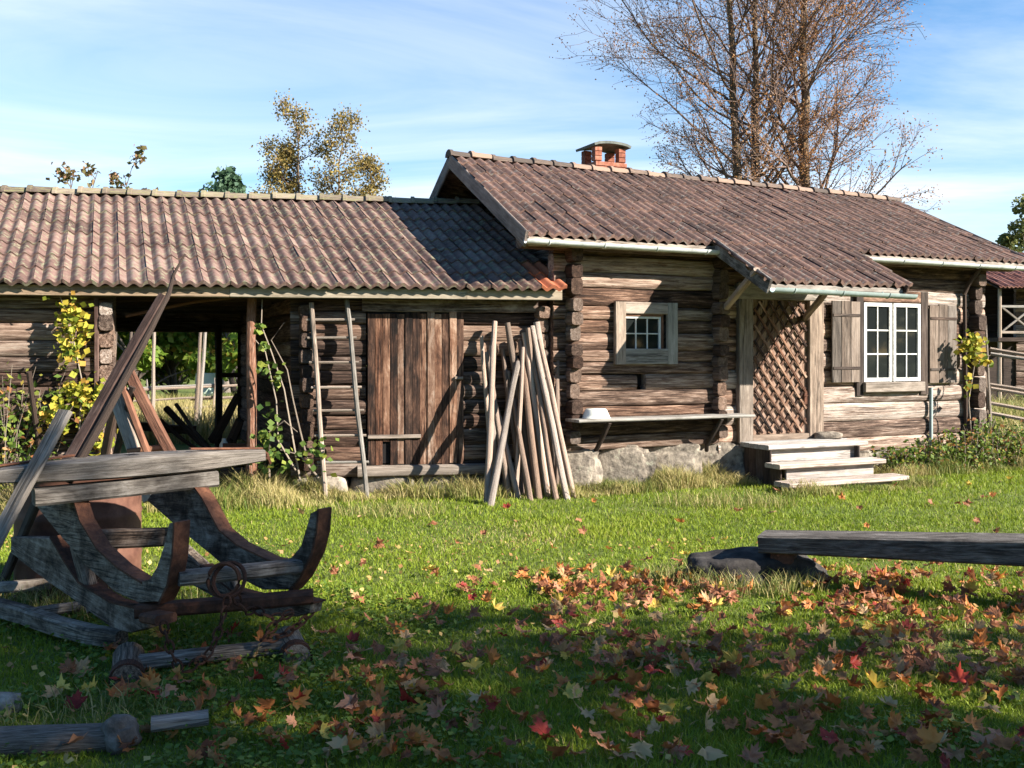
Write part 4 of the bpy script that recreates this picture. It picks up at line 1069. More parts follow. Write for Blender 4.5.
# ---------------------------------------------------------------- fallen maple leaves
OUT = [(0, 1), (11, .68), (22, .76), (32, .46), (50, .92), (60, .64), (72, .70), (88, .46), (112, .66), (132, .44), (160, .30)]
def maple_mesh(name, mat, seed):
    q = random.Random(seed); pts = []
    for a, r_ in OUT: pts.append((a, r_ * q.uniform(.88, 1.1)))
    full = pts + [(180, .12)] + [(-a, r_ * q.uniform(.9, 1.1)) for a, r_ in reversed(OUT[1:])]
    cx, cy, tw = q.uniform(-.5, 1.2), q.uniform(-.3, .9), q.uniform(-.6, .6)
    def zz(x, y): return .75 * (cx * x * x + cy * y * y + tw * x * y) + .16 * math.sin(4.2 * x + seed) * math.sin(3.6 * y + seed * 2) + .07 * math.sin(9 * x + 2 * seed + 5 * y)
    vs = [(0, -.1, zz(0, -.1))]
    for a, r_ in full:
        x_, y_ = r_ * math.sin(math.radians(a)), r_ * math.cos(math.radians(a)); vs.append((x_, y_, zz(x_, y_)))
    # inner ring for the bend
    n = len(full); inn = len(vs)
    for a, r_ in full:
        x_, y_ = r_ * .5 * math.sin(math.radians(a)), r_ * .5 * math.cos(math.radians(a)) - .05; vs.append((x_, y_, zz(x_, y_)))
    fs = []
    for i in range(n):
        j = (i + 1) % n; fs.append((1 + i, 1 + j, inn + j, inn + i)); fs.append((0, inn + i, inn + j))
    b = len(vs); vs += [(-.015, -.1, zz(0, -.1)), (.015, -.1, zz(0, -.1)), (.05, -.95, .12 + .1 * cx), (.03, -.95, .12 + .1 * cx)]; fs.append((b, b + 1, b + 2, b + 3))
    me = bpy.data.meshes.new(name); me.from_pydata(vs, [], fs); me.materials.append(mat); me.polygons.foreach_set('use_smooth', [True] * len(fs)); me.update()
    return me
def litter(name, c1, c2):
    m, t, b = nt(name); L = t.links.new
    oi = nd(t, 'ShaderNodeObjectInfo').outputs['Random']; tc = nd(t, 'ShaderNodeTexCoord').outputs['Object']
    n1 = noise_(t, tc, 2.2, 3, .6); f = math_(t, 'ADD', math_(t, 'MULTIPLY', n1, 1.1), math_(t, 'MULTIPLY', math_(t, 'SUBTRACT', oi, .5), .6))
    r = ramp(t, [(.3, c1), (.75, c2)]); L(f, r.inputs[0]); L(r.outputs[0], b.inputs['Base Color']); b.inputs['Roughness'].default_value = .55
    tr = nd(t, 'ShaderNodeBsdfTranslucent'); L(r.outputs[0], tr.inputs[0]); mx = nd(t, 'ShaderNodeMixShader'); mx.inputs[0].default_value = .25
    L(b.outputs[0], mx.inputs[1]); L(tr.outputs[0], mx.inputs[2]); L(mx.outputs[0], t.nodes['Material Output'].inputs[0]); return m
KINDS = [('rust brown', litter('rust_leaf', (.16, .045, .015), (.44, .16, .05)), 50), ('orange', litter('orange_leaf', (.42, .12, .03), (.55, .23, .06)), 20), ('yellow', litter('yellow_leaf', (.50, .30, .04), (.62, .46, .10)), 7), ('pale tan', litter('tan_leaf', (.28, .14, .055), (.50, .32, .15)), 11), ('dark red', litter('red_leaf', (.14, .012, .010), (.40, .05, .03)), 5), ('faded pink', litter('pink_leaf', (.34, .11, .05), (.50, .23, .12)), 9)]
MESH = {k[0]: [maple_mesh('maple_leaf', k[1], i * 7 + len(k[0])) for i in range(5)] for k in KINDS}
spots = []
def lf(n, x0, x1, y0, y1, fn=None):
    c = 0
    while c < n:
        px, py = R.uniform(x0, x1), R.uniform(y0, y1)
        if fn and not fn(px, py): continue
        p = ground_at(px, py); spots.append((p.x, p.y)); c += 1
lf(46, 520, 740, 576, 612); lf(26, 330, 560, 574, 610); lf(170, 690, 1040, 574, 622, lambda px, py: math.sin(px * .031) + math.sin(px * .083 + py * .1) + R.uniform(-1.2, 1.2) > 0); lf(70, 540, 720, 574, 606); lf(60, 700, 1040, 630, 690)
lf(85, 330, 1030, 612, 768); lf(34, 760, 1040, 680, 780); lf(36, 120, 420, 640, 768); lf(14, 10, 300, 690, 768); lf(24, 300, 1000, 500, 578); lf(26, 560, 1000, 640, 768)
for i in range(30):   # small drifts
    pass
lf(230, 420, 1040, 580, 680, lambda px, py: math.sin(px * .021 + 1) + math.sin(px * .063 + py * .12) + R.uniform(-1.4, 1.4) > .1); lf(230, 330, 1040, 620, 775); lf(60, 60, 360, 640, 775); lf(30, 640, 1010, 480, 575)
spots.sort(key=lambda q: q[1])
def placename(x, y):
    if y > 8.2: return 'on the sunlit lawn toward the cottage'
    if 6.2 < y <= 8.2: return 'in the leafy drift beside the plank bench' if x > 1.05 else 'along the shadow edge in mid lawn' if x > -.6 else 'in the grass right of the sledge'
    if x < -.8: return 'in the dark grass in front of the sledge'
    if x > 1.3: return 'in the shaded grass below the bench'
    return 'in the shaded grass in the near middle'
pool = [i for i, k in enumerate(KINDS) for _ in range(k[2])]
sv, sf, srn = [], [], []
rest = MB()
for i, (x, y) in enumerate(spots):
    kd = KINDS[R.choice(pool)]; me = R.choice(MESH[kd[0]])
    s_ = R.uniform(.045, .085)
    rot = Matrix.Rotation(R.uniform(0, 6.28), 3, 'Z') @ Matrix.Rotation(R.gauss(0, .5), 3, 'X') @ Matrix.Rotation(R.gauss(0, .5), 3, 'Y') 
    loc = Vector((x, y, gz(x, y) + R.uniform(.035, .075)))
    if i < 300:
        o = bpy.data.objects.new('maple_leaf', me); COL.objects.link(o); o.location = loc; o.rotation_euler = rot.to_euler(); o.scale = (s_,) * 3
        tag(o, '%s fallen maple leaf %s' % (kd[0], placename(x, y)), 'leaf', 'fallen maple leaves on the lawn')
    else:
        b0 = len(rest.v); rn = KINDS.index(kd)
        for v in me.vertices: rest.v.append(loc + rot @ (v.co * s_)); rest.gc.append(v.co.copy()); rest.rnd.append((rn + .5) / 6)
        for p in me.polygons: rest.f.append(tuple(b0 + q for q in p.vertices))
M['litter'] = leafy('leaf_litter', [(0, (.26, .10, .045)), (.166, (.48, .18, .05)), (.333, (.56, .38, .07)), (.5, (.40, .25, .12)), (.666, (.24, .03, .02)), (.833, (.42, .18, .095))], .25, .55, 'CONSTANT')
xb, yb = scatter(1500, 4.0, 9.0, .53, .4)
o = leaves('small_leaf_litter', np.stack([xb, yb, gz_fast(xb, yb) + rs.uniform(.02, .06, len(xb))], 1), rs.uniform(.018, .045, len(xb)), leafy('small_litter_leaf', [(0, (.26, .12, .05)), (.5, (.42, .26, .09)), (1, (.56, .42, .14))], .3), spread=.5, up=(0, 0, 1), asp=1.4); tag(o, kind='stuff')
if rest.v: tag(rest.build('leaf_litter', M['litter'], smooth=0), kind='stuff')

# ---------------------------------------------------------------- trees
def branchy(mb, p, d, L_, r, lvl, rng, tips, spread=.75, droop=.0, up=.06, kids=(9, 6, 4), nseg=None, jit=.13, minr=.0035):
    nseg = nseg or max(3, int(L_ / .38)); pts = [Vector(p)]; dirs = [Vector(d).normalized()]
    for i in range(nseg):
        dd = dirs[-1] + Vector((rng.gauss(0, jit), rng.gauss(0, jit), rng.gauss(0, jit))) + Vector((0, 0, up - droop * (i / nseg)))
        dd.normalize(); dirs.append(dd); pts.append(pts[-1] + dd * (L_ / nseg))
    sides = 8 if lvl == 0 else 5 if lvl == 1 else 3
    mb.tube(pts, r, sides, max(minr, r * .22), cap=False)
    if lvl >= len(kids):
        tips.extend(pts[1:]); return
    nk = kids[lvl]; nk = max(2, int(nk * rng.uniform(.8, 1.2)))
    for i in range(nk):
        t_ = rng.uniform(.22, 1.0); f = t_ * nseg; j = min(nseg - 1, int(f)); q = pts[j].lerp(pts[j + 1], f - j)
        ax = dirs[j].cross(Vector((rng.gauss(0, 1), rng.gauss(0, 1), rng.gauss(0, 1)))).normalized()
        nd_ = Matrix.Rotation(rng.uniform(.45, 1.1) * spread, 3, ax) @ dirs[j]
        branchy(mb, q, nd_, L_ * rng.uniform(.35, .6) * (1.15 - .6 * t_), max(minr, r * (1 - .75 * t_) * .5), lvl + 1, rng, tips, spread, droop * 1.5, up, kids, None, jit, minr)
def make_tree(name, label, base, stems, zlo, nbr, blen, kids, leaf_n, leaf_s, leaf_m, bark, twig, seed, r0=.16, droop=.05, group=None, elev=.6, tipskip=0, minr=.0035, leafr=.25, shape=None, category='tree', rk=.5):
    rng = random.Random(seed); o = thing(name, base, label, category, group)
    tb = MB(); tw = MB(); tips = []
    for (dx, dy, hgt, lx, ly) in stems:
        n = 14; pts = []
        for i in range(n + 1):
            t_ = i / n; pts.append(Vector(base) + Vector((dx + lx * t_ + rng.gauss(0, .04), dy + ly * t_ + rng.gauss(0, .04), hgt * t_ - .1)))
        tb.tube(pts, r0, 9, r0 * .12)
        for i in range(nbr):
            t_ = zlo + (1 - zlo) * (i + rng.random()) / nbr; f = min(t_, .99) * n; j = int(f); q = pts[j].lerp(pts[j + 1], f - j)
            a = rng.uniform(0, 6.283); e = rng.uniform(elev - .25, elev + .3)
            L_ = blen * (shape(t_) if shape else (1.05 - .75 * ((t_ - zlo) / (1 - zlo)))) * rng.uniform(.75, 1.2)
            branchy(tw, q, Vector((math.cos(a) * math.cos(e), math.sin(a) * math.cos(e), math.sin(e))), L_, r0 * (1 - .85 * t_) * rk + .006, 1, rng, tips, .75, droop, .05, (0,) + kids, minr=minr)
    tb.build('trunk', bark, o, smooth=50); tw.build('branches', twig, o, smooth=60)
    if leaf_n:
        T_ = np.array([tuple(p) for p in tips]); c = T_[rs.randint(0, len(T_), leaf_n)] + rs.normal(0, leafr, (leaf_n, 3))
        leaves('crown', c, rs.uniform(.6, 1.3, leaf_n) * leaf_s, leaf_m, o)
    return o
M['birch_leaf'] = leafy('birch_leaf', [(0, (.20, .085, .035)), (.5, (.36, .165, .065)), (1, (.48, .27, .10))], .4)
M['sunny_leaf'] = leafy('sunny_green_leaf', [(0, (.075, .15, .016)), (.5, (.17, .26, .032)), (.85, (.27, .33, .05)), (.95, (.36, .30, .055)), (1, (.46, .27, .055))], .5)  # leaf green lightened, sunlight on the bay trees put into the colour
M['maple_crown'] = leafy('maple_crown_leaf', [(0, (.16, .20, .03)), (.4, (.40, .32, .04)), (.75, (.55, .33, .06)), (1, (.58, .25, .06))], .6)
M['olive_leaf'] = leafy('olive_leaf', [(0, (.07, .095, .03)), (.5, (.15, .17, .055)), (.85, (.25, .24, .08)), (1, (.36, .30, .11))], .45)
M['gold_leaf'] = leafy('gold_leaf', [(0, (.09, .085, .025)), (.4, (.20, .145, .045)), (.75, (.32, .22, .065)), (1, (.44, .34, .10))], .4)
M['green_leaf'] = leafy('green_leaf', [(0, (.035, .07, .012)), (.5, (.085, .145, .022)), (.85, (.15, .20, .035)), (1, (.26, .25, .05))], .35)
M['autumn_mix'] = leafy('mixed_autumn_leaf', [(0, (.04, .08, .012)), (.55, (.10, .16, .024)), (.8, (.2, .2, .04)), (.93, (.40, .20, .05)), (1, (.5, .25, .06))], .35)
M['rowan_leaf'] = leafy('rowan_leaf', [(0, (.09, .10, .03)), (.5, (.2, .15, .06)), (1, (.36, .2, .12))], .35)
M['needle'] = leafy('needles', [(0, (.014, .035, .016)), (.6, (.03, .065, .028)), (1, (.06, .10, .04))], .15)
M['pine_needle'] = leafy('pine_needles', [(0, (.035, .07, .04)), (.6, (.06, .11, .06)), (1, (.10, .16, .085))], .2)
M['vine_leaf'] = leafy('yellow_vine_leaf', [(0, (.11, .16, .02)), (.45, (.32, .33, .035)), (.8, (.55, .46, .06)), (1, (.55, .30, .06))], .4)
M['lime_leaf'] = leafy('green_vine_leaf', [(0, (.05, .10, .02)), (.6, (.14, .20, .035)), (1, (.32, .34, .06))], .4)

YB = 23.
shp = lambda t: .34 + .80 * math.sin(math.pi * min(1, (t - .2) * 1.15))
b0 = at(757, 300, YB); b0.z = 0
make_tree('birch_tree', 'tall double stemmed birch nearly bare behind the cottage, left of the single stem', b0, [(-.1, 0, 13.5, -.75, .2), (.15, .15, 13, -.15, .3)], .30, 34, 3.7, (12, 8), 40000, .046, M['birch_leaf'], M['birch_bark'], M['twig'], 21, .17, .035, minr=.0045, leafr=.10, shape=shp, elev=.72, rk=.30)
b0 = at(810, 300, YB); b0.z = 0
make_tree('birch_tree', 'tall single stemmed birch nearly bare behind the right half of the cottage', b0, [(0, 0, 13.5, -.15, .2)], .30, 44, 3.8, (13, 8), 34000, .046, M['birch_leaf'], M['birch_bark'], M['twig'], 5, .20, .035, minr=.0045, leafr=.10, shape=shp, elev=.76, rk=.28)
b0 = at(322, 300, 34); b0.z = 0
make_tree('birch_tree', 'golden leaved birch rising behind the shed roof', b0, [(-.6, 0, 10.4, -.25, 0), (.3, 0, 9.6, .35, 0), (1.0, .2, 8.2, .6, 0), (-1.2, .2, 8.6, -.3, 0)], .2, 30, 1.75, (8, 3), 30000, .09, M['gold_leaf'], M['birch_bark'], M['twig'], 4, .11, .05, minr=.006, leafr=.16)
for i, (px, top, lab) in enumerate(((65, 168, 'left'), (102, 162, 'right'))):
    b0 = at(px, 300, 21); b0.z = 0
    make_tree('rowan_sapling', ('slim twiggy rowan top just showing over the shed ridge, far left' if i == 0 else 'wider rowan top with reddish leaves showing over the left shed ridge'), b0, [(0, 0, (1.7 + (HZ - top) / F * 21), .2, 0)] if i == 0 else [(-.2, 0, 5.65, .05, 0), (.1, 0, 5.75, .5, 0), (.3, 0, 5.2, .6, 0)], .45, 9, .8, (3,), 420 if i == 0 else 1300, .12, M['rowan_leaf'], M['bark'], M['twig'], 30 + i, .05, .0, minr=.006, leafr=.08, elev=.9)
# conifers
def conifer(name, label, base, hgt, wdt, mat, seed, n=1800, ls=.4, group=None):
    rng = np.random.RandomState(seed); o = thing(name, base, label, 'tree', group)
    mb = MB(); mb.tube([Vector(base) + Vector((0, 0, -.1)), Vector(base) + Vector((0, 0, hgt * .98))], hgt * .014, 7, .01)
    t_ = 1 - rng.rand(n) ** .6 * .92; lay = np.floor(t_ * 16) / 16; a = np.floor(rng.rand(n) * 9) / 9 * 6.283 + lay * 40 + rng.normal(0, .12, n)
    rad = (1 - t_) * wdt * rng.uniform(.25, 1, n); z = hgt * (t_ * .98 + .02) - rad * .35
    c = np.stack([np.cos(a) * rad, np.sin(a) * rad, z], 1) + np.array(base)[None] + rng.normal(0, .06, (n, 3))
    for q in range(24):
        tt = rng.uniform(.1, .95); aa = rng.uniform(0, 6.28); rr_ = (1 - tt) * wdt * .8
        mb.tube([Vector(base) + Vector((0, 0, hgt * tt)), Vector(base) + Vector((math.cos(aa) * rr_, math.sin(aa) * rr_, hgt * tt - rr_ * .3))], .03, 4, .01)
    mb.build('trunk', M['bark'], o, smooth=50); leaves('crown', c, np.full(n, ls) * rng.uniform(.6, 1.2, n), mat, o, asp=.6)
b0 = at(965, 300, 60); b0.z = 0; conifer('spruce_tree', 'thin dark spruce tip beyond the right end of the cottage roof', b0, 1.7 + (354 - 236) / F * 60, 1.6, M['needle'], 1)
b0 = at(977, 300, 62); b0.z = 0; conifer('spruce_tree', 'shorter blunt spruce tip next to the thin one beyond the roof end', b0, 1.7 + (354 - 243) / F * 62, 2.0, M['needle'], 2)
# bushy broadleaf trees
def bushy(name, label, base, hgt, wdt, n, ls, mat, seed, group=None, zlo=.12, clumps=26):
    rng = random.Random(seed); o = thing(name, base, label, 'tree', group)
    tb = MB(); B = Vector(base); cs_ = []
    top = B + Vector((rng.gauss(0, .2), rng.gauss(0, .2), hgt * .7)); tb.tube([B + Vector((0, 0, -.1)), B.lerp(top, .5) + Vector((rng.gauss(0, .1), 0, 0)), top], hgt * .025, 8, hgt * .008)
    br = MB()
    for i in range(clumps):
        a = rng.uniform(0, 6.283); t_ = rng.uniform(zlo, 1); prof = math.sin(math.pi * (.18 + .8 * t_)) ** .8; rr_ = wdt * .5 * prof * rng.uniform(.45, 1)
        c = B + Vector((math.cos(a) * rr_, math.sin(a) * rr_, hgt * (.1 + .88 * t_))); cs_.append((c, wdt * rng.uniform(.10, .2)))
        s0 = B.lerp(top, min(1, max(.1, t_ * .75))); br.tube([s0, s0.lerp(c, .5) + Vector((0, 0, .1)), c], hgt * .008, 5, .008)
    tb.build('trunk', M['bark'], o, smooth=50); br.build('branches', M['bark'], o, smooth=50)
    ci = rs.randint(0, len(cs_), n); C_ = np.array([tuple(c[0]) for c in cs_])[ci]; r_ = np.array([c[1] for c in cs_])[ci]
    dv = rs.normal(0, 1, (n, 3)); dv /= np.linalg.norm(dv, axis=1)[:, None]; cc = C_ + dv * (r_ * rs.rand(n) ** .45)[:, None] * np.array([1, 1, .8])
    leaves('crown', cc, rs.uniform(.6, 1.3, n) * ls, mat, o)
    return o
for i, (px, Y, hg, wd, mt, lb) in enumerate(((135, 27, 4.6, 4.4, 'sunny_leaf', 'round green bush tree at the left of the view through the bay'), (175, 29, 5.2, 4.6, 'sunny_leaf', 'green tree with orange touches in the middle of the view through the bay'), (215, 31, 5.0, 4.0, 'sunny_leaf', 'dark green tree seen through the right part of the bay'), (95, 30, 5.2, 5, 'green_leaf', 'broad green tree behind the shed wall left of the bay view'), (240, 27, 4.2, 3.4, 'sunny_leaf', 'small yellow green tree at the right rim of the bay view'))):
    b0 = at(px, 300, Y); b0.z = 0; bushy('broadleaf_tree', lb, b0, hg, wd, 5200, .22, M[mt], 60 + i, 'green trees behind the open bay')
b0 = at(1034, 300, 48); b0.z = 0; bushy('broadleaf_tree', 'tall pale green tree at the right edge beyond the far building', b0, 9.2, 4.4, 8500, .2, M['olive_leaf'], 77, zlo=.05)
b0 = at(227, 300, 44); b0.z = 0; bushy('pine_tree', 'blue green pine top peeping over the middle of the shed ridge', b0, 9.7, 3.6, 5000, .26, M['pine_needle'], 31, zlo=.4)
# shade giving maples behind the camera's right shoulder
for i, (x, y, hg, wd, zl) in enumerate(((11.5, -1.25, 9.8, 6.4, .25), (10.3, -4.6, 9.5, 6.6, .2), (16.5, -2.2, 12.5, 6.4, .25))):
    bushy('maple_tree', ('big maple nearest the bench, its crown shading the lawn', 'second maple further back whose crown shades the sledge', 'tallest maple standing behind the other two')[i], (x, y, 0), hg, wd, (2500, 2900, 3400)[i], .30, M['maple_crown'], 90 + i, None, zl, 44)
# far woodland
n = 42000
xx = rs.uniform(-95, 95, n); base_h = 6.0 + 1.8 * np.sin(xx * .21) + 1.2 * np.sin(xx * .53 + 1) + .9 * np.sin(xx * 1.3)
c = np.stack([xx, 78 + rs.uniform(-3, 3, n) + 2 * np.sin(xx * .3), base_h * rs.rand(n) ** .7], 1)
n2 = 16000; th = rs.uniform(-.35, math.pi + .35, n2); rr2 = 85 + rs.uniform(-4, 4, n2); hh2 = 9 + 2 * np.sin(th * 17) + 1.5 * np.sin(th * 41)
c2 = np.stack([rr2 * np.cos(th), -rr2 * np.sin(th), hh2 * rs.rand(n2) ** .8], 1)
o = leaves('distant_woodland', c2, rs.uniform(1.2, 2.4, n2), M['green_leaf']); tag(o, kind='stuff')
o = leaves('distant_woodland', c, rs.uniform(.5, 1.1, n), M['green_leaf']); tag(o, kind='stuff')

# ---------------------------------------------------------------- vines and weeds
def climber(name, label, stems, clusters, mat, ls, cat='climbing plant', r=.012, spread=.6, up=(0, -.8, .5)):
    base = stems[0][0]; o = thing(name, (base.x, base.y, 0), label, cat)
    mb = MB()
    for s_ in stems: mb.tube([p + noise.noise_vector(p * 5) * .02 for p in s_], r, 5, r * .4)
    mb.build('stems', M['vine_stem'], o, smooth=50)
    cc = []
    for (c, rad, n) in clusters:
        d_ = rs.normal(0, 1, (n, 3)) * np.array([rad[0], .06, rad[1]]) * .6; cc.append(np.array(tuple(c))[None] + d_)
    cc = np.concatenate(cc); leaves('foliage', cc, rs.uniform(.6, 1.25, len(cc)) * ls, mat, o, spread=spread, up=up, asp=1.35)
M['vine_stem'] = spotted('vine_stem', [(.3, (.12, .09, .07)), (.7, (.32, .26, .2))], 9)
def sv(px, py, v): u_, z_ = S.px(px, py, v); return S(u_, v, z_)
def hv(px, py, v): u_, z_ = H.px(px, py, v); return H(u_, v, z_)
climber('yellow_creeper', 'yellow green creeper climbing the shed wall left of the bay', [[sv(84, 488, -.35), sv(80, 430, -.28), sv(82, 380, -.28), sv(70, 320, -.3), sv(60, 297, -.3)], [sv(84, 430, -.28), sv(95, 400, -.28), sv(100, 440, -.3)]],
        [(sv(72, 320, -.3), (.16, .2), 161), (sv(70, 350, -.3), (.12, .14), 85), (sv(84, 335, -.3), (.10, .12), 20), (sv(72, 392, -.28), (.18, .10), 50), (sv(86, 395, -.3), (.18, .16), 102), (sv(58, 418, -.3), (.2, .18), 102), (sv(98, 420, -.33), (.14, .16), 102), (sv(96, 448, -.36), (.14, .10), 50), (sv(48, 298, -.3), (.03, .03), 3)], M['vine_leaf'], .078)
climber('tangled_vine', 'tangled vine with few big leaves on the wall right of the bay', [[sv(300, 480, -.4), sv(292, 430, -.35), sv(284, 390, -.3), sv(270, 345, -.3), sv(262, 325, -.25), sv(262, 300, -.2)], [sv(296, 470, -.4), sv(278, 440, -.4), sv(276, 400, -.36), sv(266, 352, -.3), sv(256, 340, -.3)], [sv(310, 470, -.4), sv(300, 430, -.35), sv(293, 400, -.35), sv(287, 370, -.3), sv(272, 340, -.3), sv(285, 322, -.3)], [sv(270, 478, -.45), sv(268, 432, -.45), sv(284, 420, -.4), sv(297, 432, -.4)], [sv(318, 478, -.45), sv(300, 455, -.4), sv(280, 450, -.4)]],
        [(sv(261, 328, -.3), (.07, .05), 10), (sv(264, 347, -.32), (.06, .06), 9), (sv(265, 367, -.32), (.09, .06), 12), (sv(274, 380, -.35), (.10, .09), 16), (sv(272, 410, -.38), (.08, .08), 8), (sv(266, 440, -.45), (.14, .22), 55), (sv(272, 460, -.5), (.2, .16), 36), (sv(312, 455, -.5), (.2, .12), 22), (sv(320, 445, -.5), (.16, .1), 12)], M['lime_leaf'], .085)
climber('yellow_creeper', 'small yellow leaved creeper hanging on the far right log corner', [[hv(972, 450, -.4), hv(968, 400, -.4), hv(975, 360, -.4), hv(970, 335, -.4)], [hv(972, 360, -.4), hv(990, 355, -.45)]],
        [(hv(972, 345, -.42), (.17, .13), 85), (hv(976, 358, -.42), (.16, .10), 40), (hv(968, 385, -.4), (.05, .2), 16), (hv(985, 362, -.45), (.12, .06), 14)], M['vine_leaf'], .095)
def weed(name, label, base, n, hgt, sp_, mat, ls, leaf_n, cat='plant', group=None, lean=.25):
    B = Vector(base); o = thing(name, base, label, cat, group); mb = MB(); c = []
    for i in range(n):
        a = R.uniform(0, 6.28); r_ = sp_ * math.sqrt(R.random()); h_ = hgt * R.uniform(.55, 1.0)
        p0 = B + Vector((math.cos(a) * r_ * .7, math.sin(a) * r_ * .4, -.02)); p1 = p0 + Vector((R.gauss(0, lean) * h_, R.gauss(0, lean) * h_ * .6, h_)); pm = p0.lerp(p1, .5) + Vector((R.gauss(0, .03), 0, .04))
        mb.tube([p0, pm, p1], .006, 4, .003)
        for k_ in range(leaf_n):
            t_ = R.uniform(.15, 1.02); q = p0.lerp(p1, t_) + Vector((R.gauss(0, .06), R.gauss(0, .06), R.gauss(0, .03))); c.append(tuple(q))
    mb.build('stems', M['vine_stem'], o, smooth=50); leaves('foliage', np.array(c), rs.uniform(.6, 1.3, len(c)) * ls, mat, o, spread=.8, up=(0, -.3, .7), asp=.9)
M['weed_leaf'] = leafy('weed_leaf', [(0, (.06, .11, .018)), (.6, (.14, .20, .03)), (.84, (.27, .25, .05)), (.93, (.34, .13, .05)), (1, (.42, .2, .08))], .35)
for i, (u_, v_, h_, s_) in enumerate(((5.05, -.5, .42, .35), (5.6, -.55, .55, .4), (6.1, -.6, .65, .4), (6.6, -.6, .8, .45), (7.1, -.55, .75, .4), (7.7, -.3, .55, .45))):
    weed('wall_weeds', ('low leafy weed clump beside the wooden steps', 'green weed clump under the left side of the white window', 'leafy weed clump under the white window sill', 'tall weed clump under the right shutter', 'tallest weed clump at the right log corner', 'weed clump beyond the right corner by the fence')[i], H(u_, v_, 0), 30, h_, s_, M['weed_leaf'], .07, 20, group='weeds along the cottage wall')
for i, (px, py, h_, s_, lb) in enumerate(((8, 505, 1.65, .4, 'tall green shrub by the shed wall at the left edge'), (38, 500, 1.3, .3, 'leafy shrub by the shed wall behind the pale board'), (62, 512, .7, .3, 'low weed clump between the shed wall and the drum'), (232, 486, .4, .35, 'pale weed clump at the foot of the bark covered post'))):
    weed('wall_shrub', lb, ground_at(px, py), 26, h_, s_, M['weed_leaf'], .075, 30, 'shrub')
p = sv(46, 470, -.5); mb = MB(); mb.pole(ground_at(47, 502), sv(29, 372, -.45), .035, .03, 8, wob=.015); o = mb.build('leaning_stake', M['dark_wood'], loc=ground_at(47, 502)); tag(o, 'dark stake leaning in the shrubs before the left shed wall', 'stake')

# ---------------------------------------------------------------- roundpole fences
def pole_fence(name, label, A, B_, hgt, nr, post_gap, slope, seed):
    rng = random.Random(seed); A = Vector(A); B_ = Vector(B_); L_ = (B_ - A).length; d_ = (B_ - A).normalized(); nv = Vector((-d_.y, d_.x, 0)); o = thing(name, A, label, 'fence')
    s_ = 0
    while s_ <= L_:
        p = A + d_ * s_
        for q in (-.09, .09):
            mb = MB(); mb.pole(p + nv * q + Vector((0, 0, -.05)), p + nv * q * .8 + d_ * rng.gauss(0, .08) + Vector((0, 0, hgt * rng.uniform(1.05, 1.3))), .026, .018, 6, wob=.015); mb.build('post', M['grey_wood'], o)
        s_ += post_gap
    for i in range(int(nr * L_ / 2.8)):
        z = rng.uniform(.15, hgt); s0 = rng.uniform(-1.5, L_ - 1); ln = rng.uniform(2.6, 3.6)
        p0 = A + d_ * max(0, s0) + Vector((0, 0, z)); e = min(L_, s0 + ln); p1 = A + d_ * e + Vector((0, 0, max(.05, min(hgt * 1.05, z + slope * (e - max(0, s0))))))
        mb = MB(); mb.pole(p0 + nv * rng.uniform(-.03, .03), p1 + nv * rng.uniform(-.03, .03), .032, .024, 6, wob=.015); mb.build('rail', M['grey_wood'], o)
pole_fence('roundpole_fence', 'grey roundpole fence with slanting rails right of the cottage corner', at(986, 300, 16.4) * Vector((1, 1, 0)) if False else (7.85, 16.4, 0), (14.0, 15.2, 0), 1.85, 13, 1.15, -.17, 5)
pole_fence('roundpole_fence', 'pale roundpole fence across the dry meadow behind the open bay', (-14, 20.6, 0), (-2.5, 23.0, 0), 1.0, 4, 1.25, .05, 6)
# tall thin poles in the meadow
for i, (p0, p1, Y, lb) in enumerate((((152, 395), (154, 326), 19.8, 'thin straight grey stake left of the middle in the bay view'), ((194, 405), (201, 322), 19.6, 'left one of two thin crossed stakes in the bay view'), ((197, 400), (206, 322), 19.7, 'right one of two thin crossed stakes in the bay view'))):
    b = at(p0[0], p0[1], Y); b.z = 0; mb = MB(); mb.pole(b, at(p1[0], p1[1], Y), .045, .03, 7, wob=.03); o = mb.build('meadow_stake', M['pale_wood'], loc=b); tag(o, lb, 'stake')
p = at(207, 385, 26); mb = MB(); lathe(mb, Vector((p.x, p.y, .35)), [(0, 0), (.28, 0), (.3, .3), (.3, .6), (.28, .85), (0, .85)], 16); lathe(mb, Vector((p.x, p.y, 0)), [(.26, 0), (.26, .36)], 12)
M['mint'] = spotted('pale_green_paint', [(.3, (.42, .52, .42)), (.7, (.52, .62, .5))], 4, bump=.05, rough=.5)
o = mb.build('garden_barrel', M['mint'], loc=(p.x, p.y, 0), smooth=40); tag(o, 'pale green barrel standing in the meadow behind the bay', 'barrel')

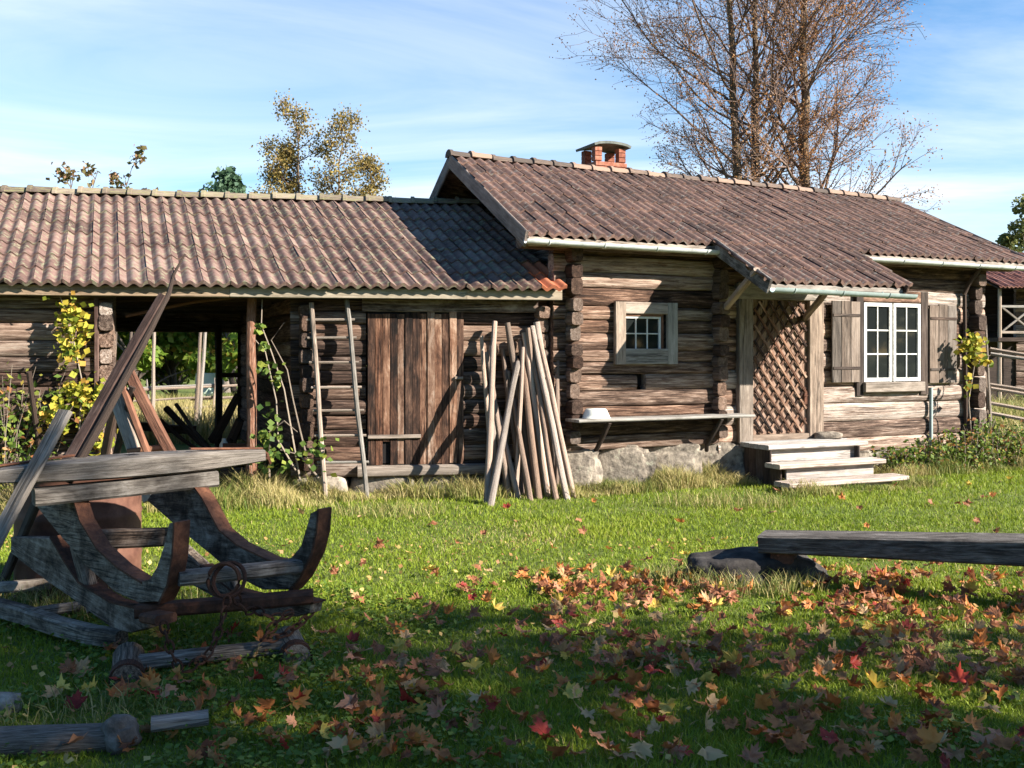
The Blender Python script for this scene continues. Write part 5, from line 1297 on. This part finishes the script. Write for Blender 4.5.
# ---------------------------------------------------------------- far building on the right
FB = Frame((16.6, 36, 0), math.radians(6), math.radians(6))
fbt = thing('timber_outbuilding', FB(3, 0, 0), 'distant dark log building with red tiled roof and a railed porch', 'building')
mb = MB()
tiles(mb, FB, 0, 9, -1.6, 4.0, math.atan(.36), 9, .55, 1); mb.build('roof', M['red_tile'], fbt, smooth=50)
mb = MB(); slope_board(mb, FB, .05, 8.9, -1.5, 4.03, 3, 5.65); mb.build('roof_boards', M['dark_wood'], fbt)
mb = MB(); slope_board(mb, lambda u, v, z: FB(u, 6 - v, z), .05, 8.9, -1.5, 4.1, 3, 5.72); mb.build('roof', M['red_tile'], fbt)
csF = courses(.3, 4.3, .2, .28, random.Random(2))
mb = MB(); log_wall(mb, FB, 1.6, 8.8, .0, csF, []); mb.build('front_wall', M['shed_log'], fbt)
mb = MB(); log_wall(mb, FB, .3, 8.8, 1.8, csF, []); mb.build('inner_wall', M['dark_wood'], fbt)
for u_ in (.2, 1.5):
    mb = MB(); mb.pole(FB(u_, -1.3, 0), FB(u_, -1.3, 4.0), .07, .06, 7); mb.build('porch_post', M['pale_wood'], fbt)
for u_ in (3.4, 5.8):
    mb = MB(); mb.pole(FB(u_, -1.3, 0), FB(u_, -1.3, 4.0), .07, .06, 7); mb.build('porch_post', M['pale_wood'], fbt)
for z_ in (2.45, 3.35):
    mb = MB(); mb.beam(FB(.2, -1.3, z_), FB(1.5, -1.3, z_), .06, .09); mb.build('railing', M['pale_wood'], fbt)
for za, zb in ((2.45, 3.35), (3.35, 2.45)):
    mb = MB(); mb.beam(FB(.25, -1.3, za), FB(1.45, -1.3, zb), .05, .07); mb.build('railing_brace', M['pale_wood'], fbt)
mb = MB(); mb.beam(FB(.1, -.4, 2.2), FB(1.7, -.4, 2.2), 2, .14); mb.build('porch_floor', M['dark_wood'], fbt)
mb = MB(); mb.beam(FB(.1, .7, 1.1), FB(1.6, .7, 1.1), 1.4, 2.1); mb.build('porch_base', M['dark_wood'], fbt)
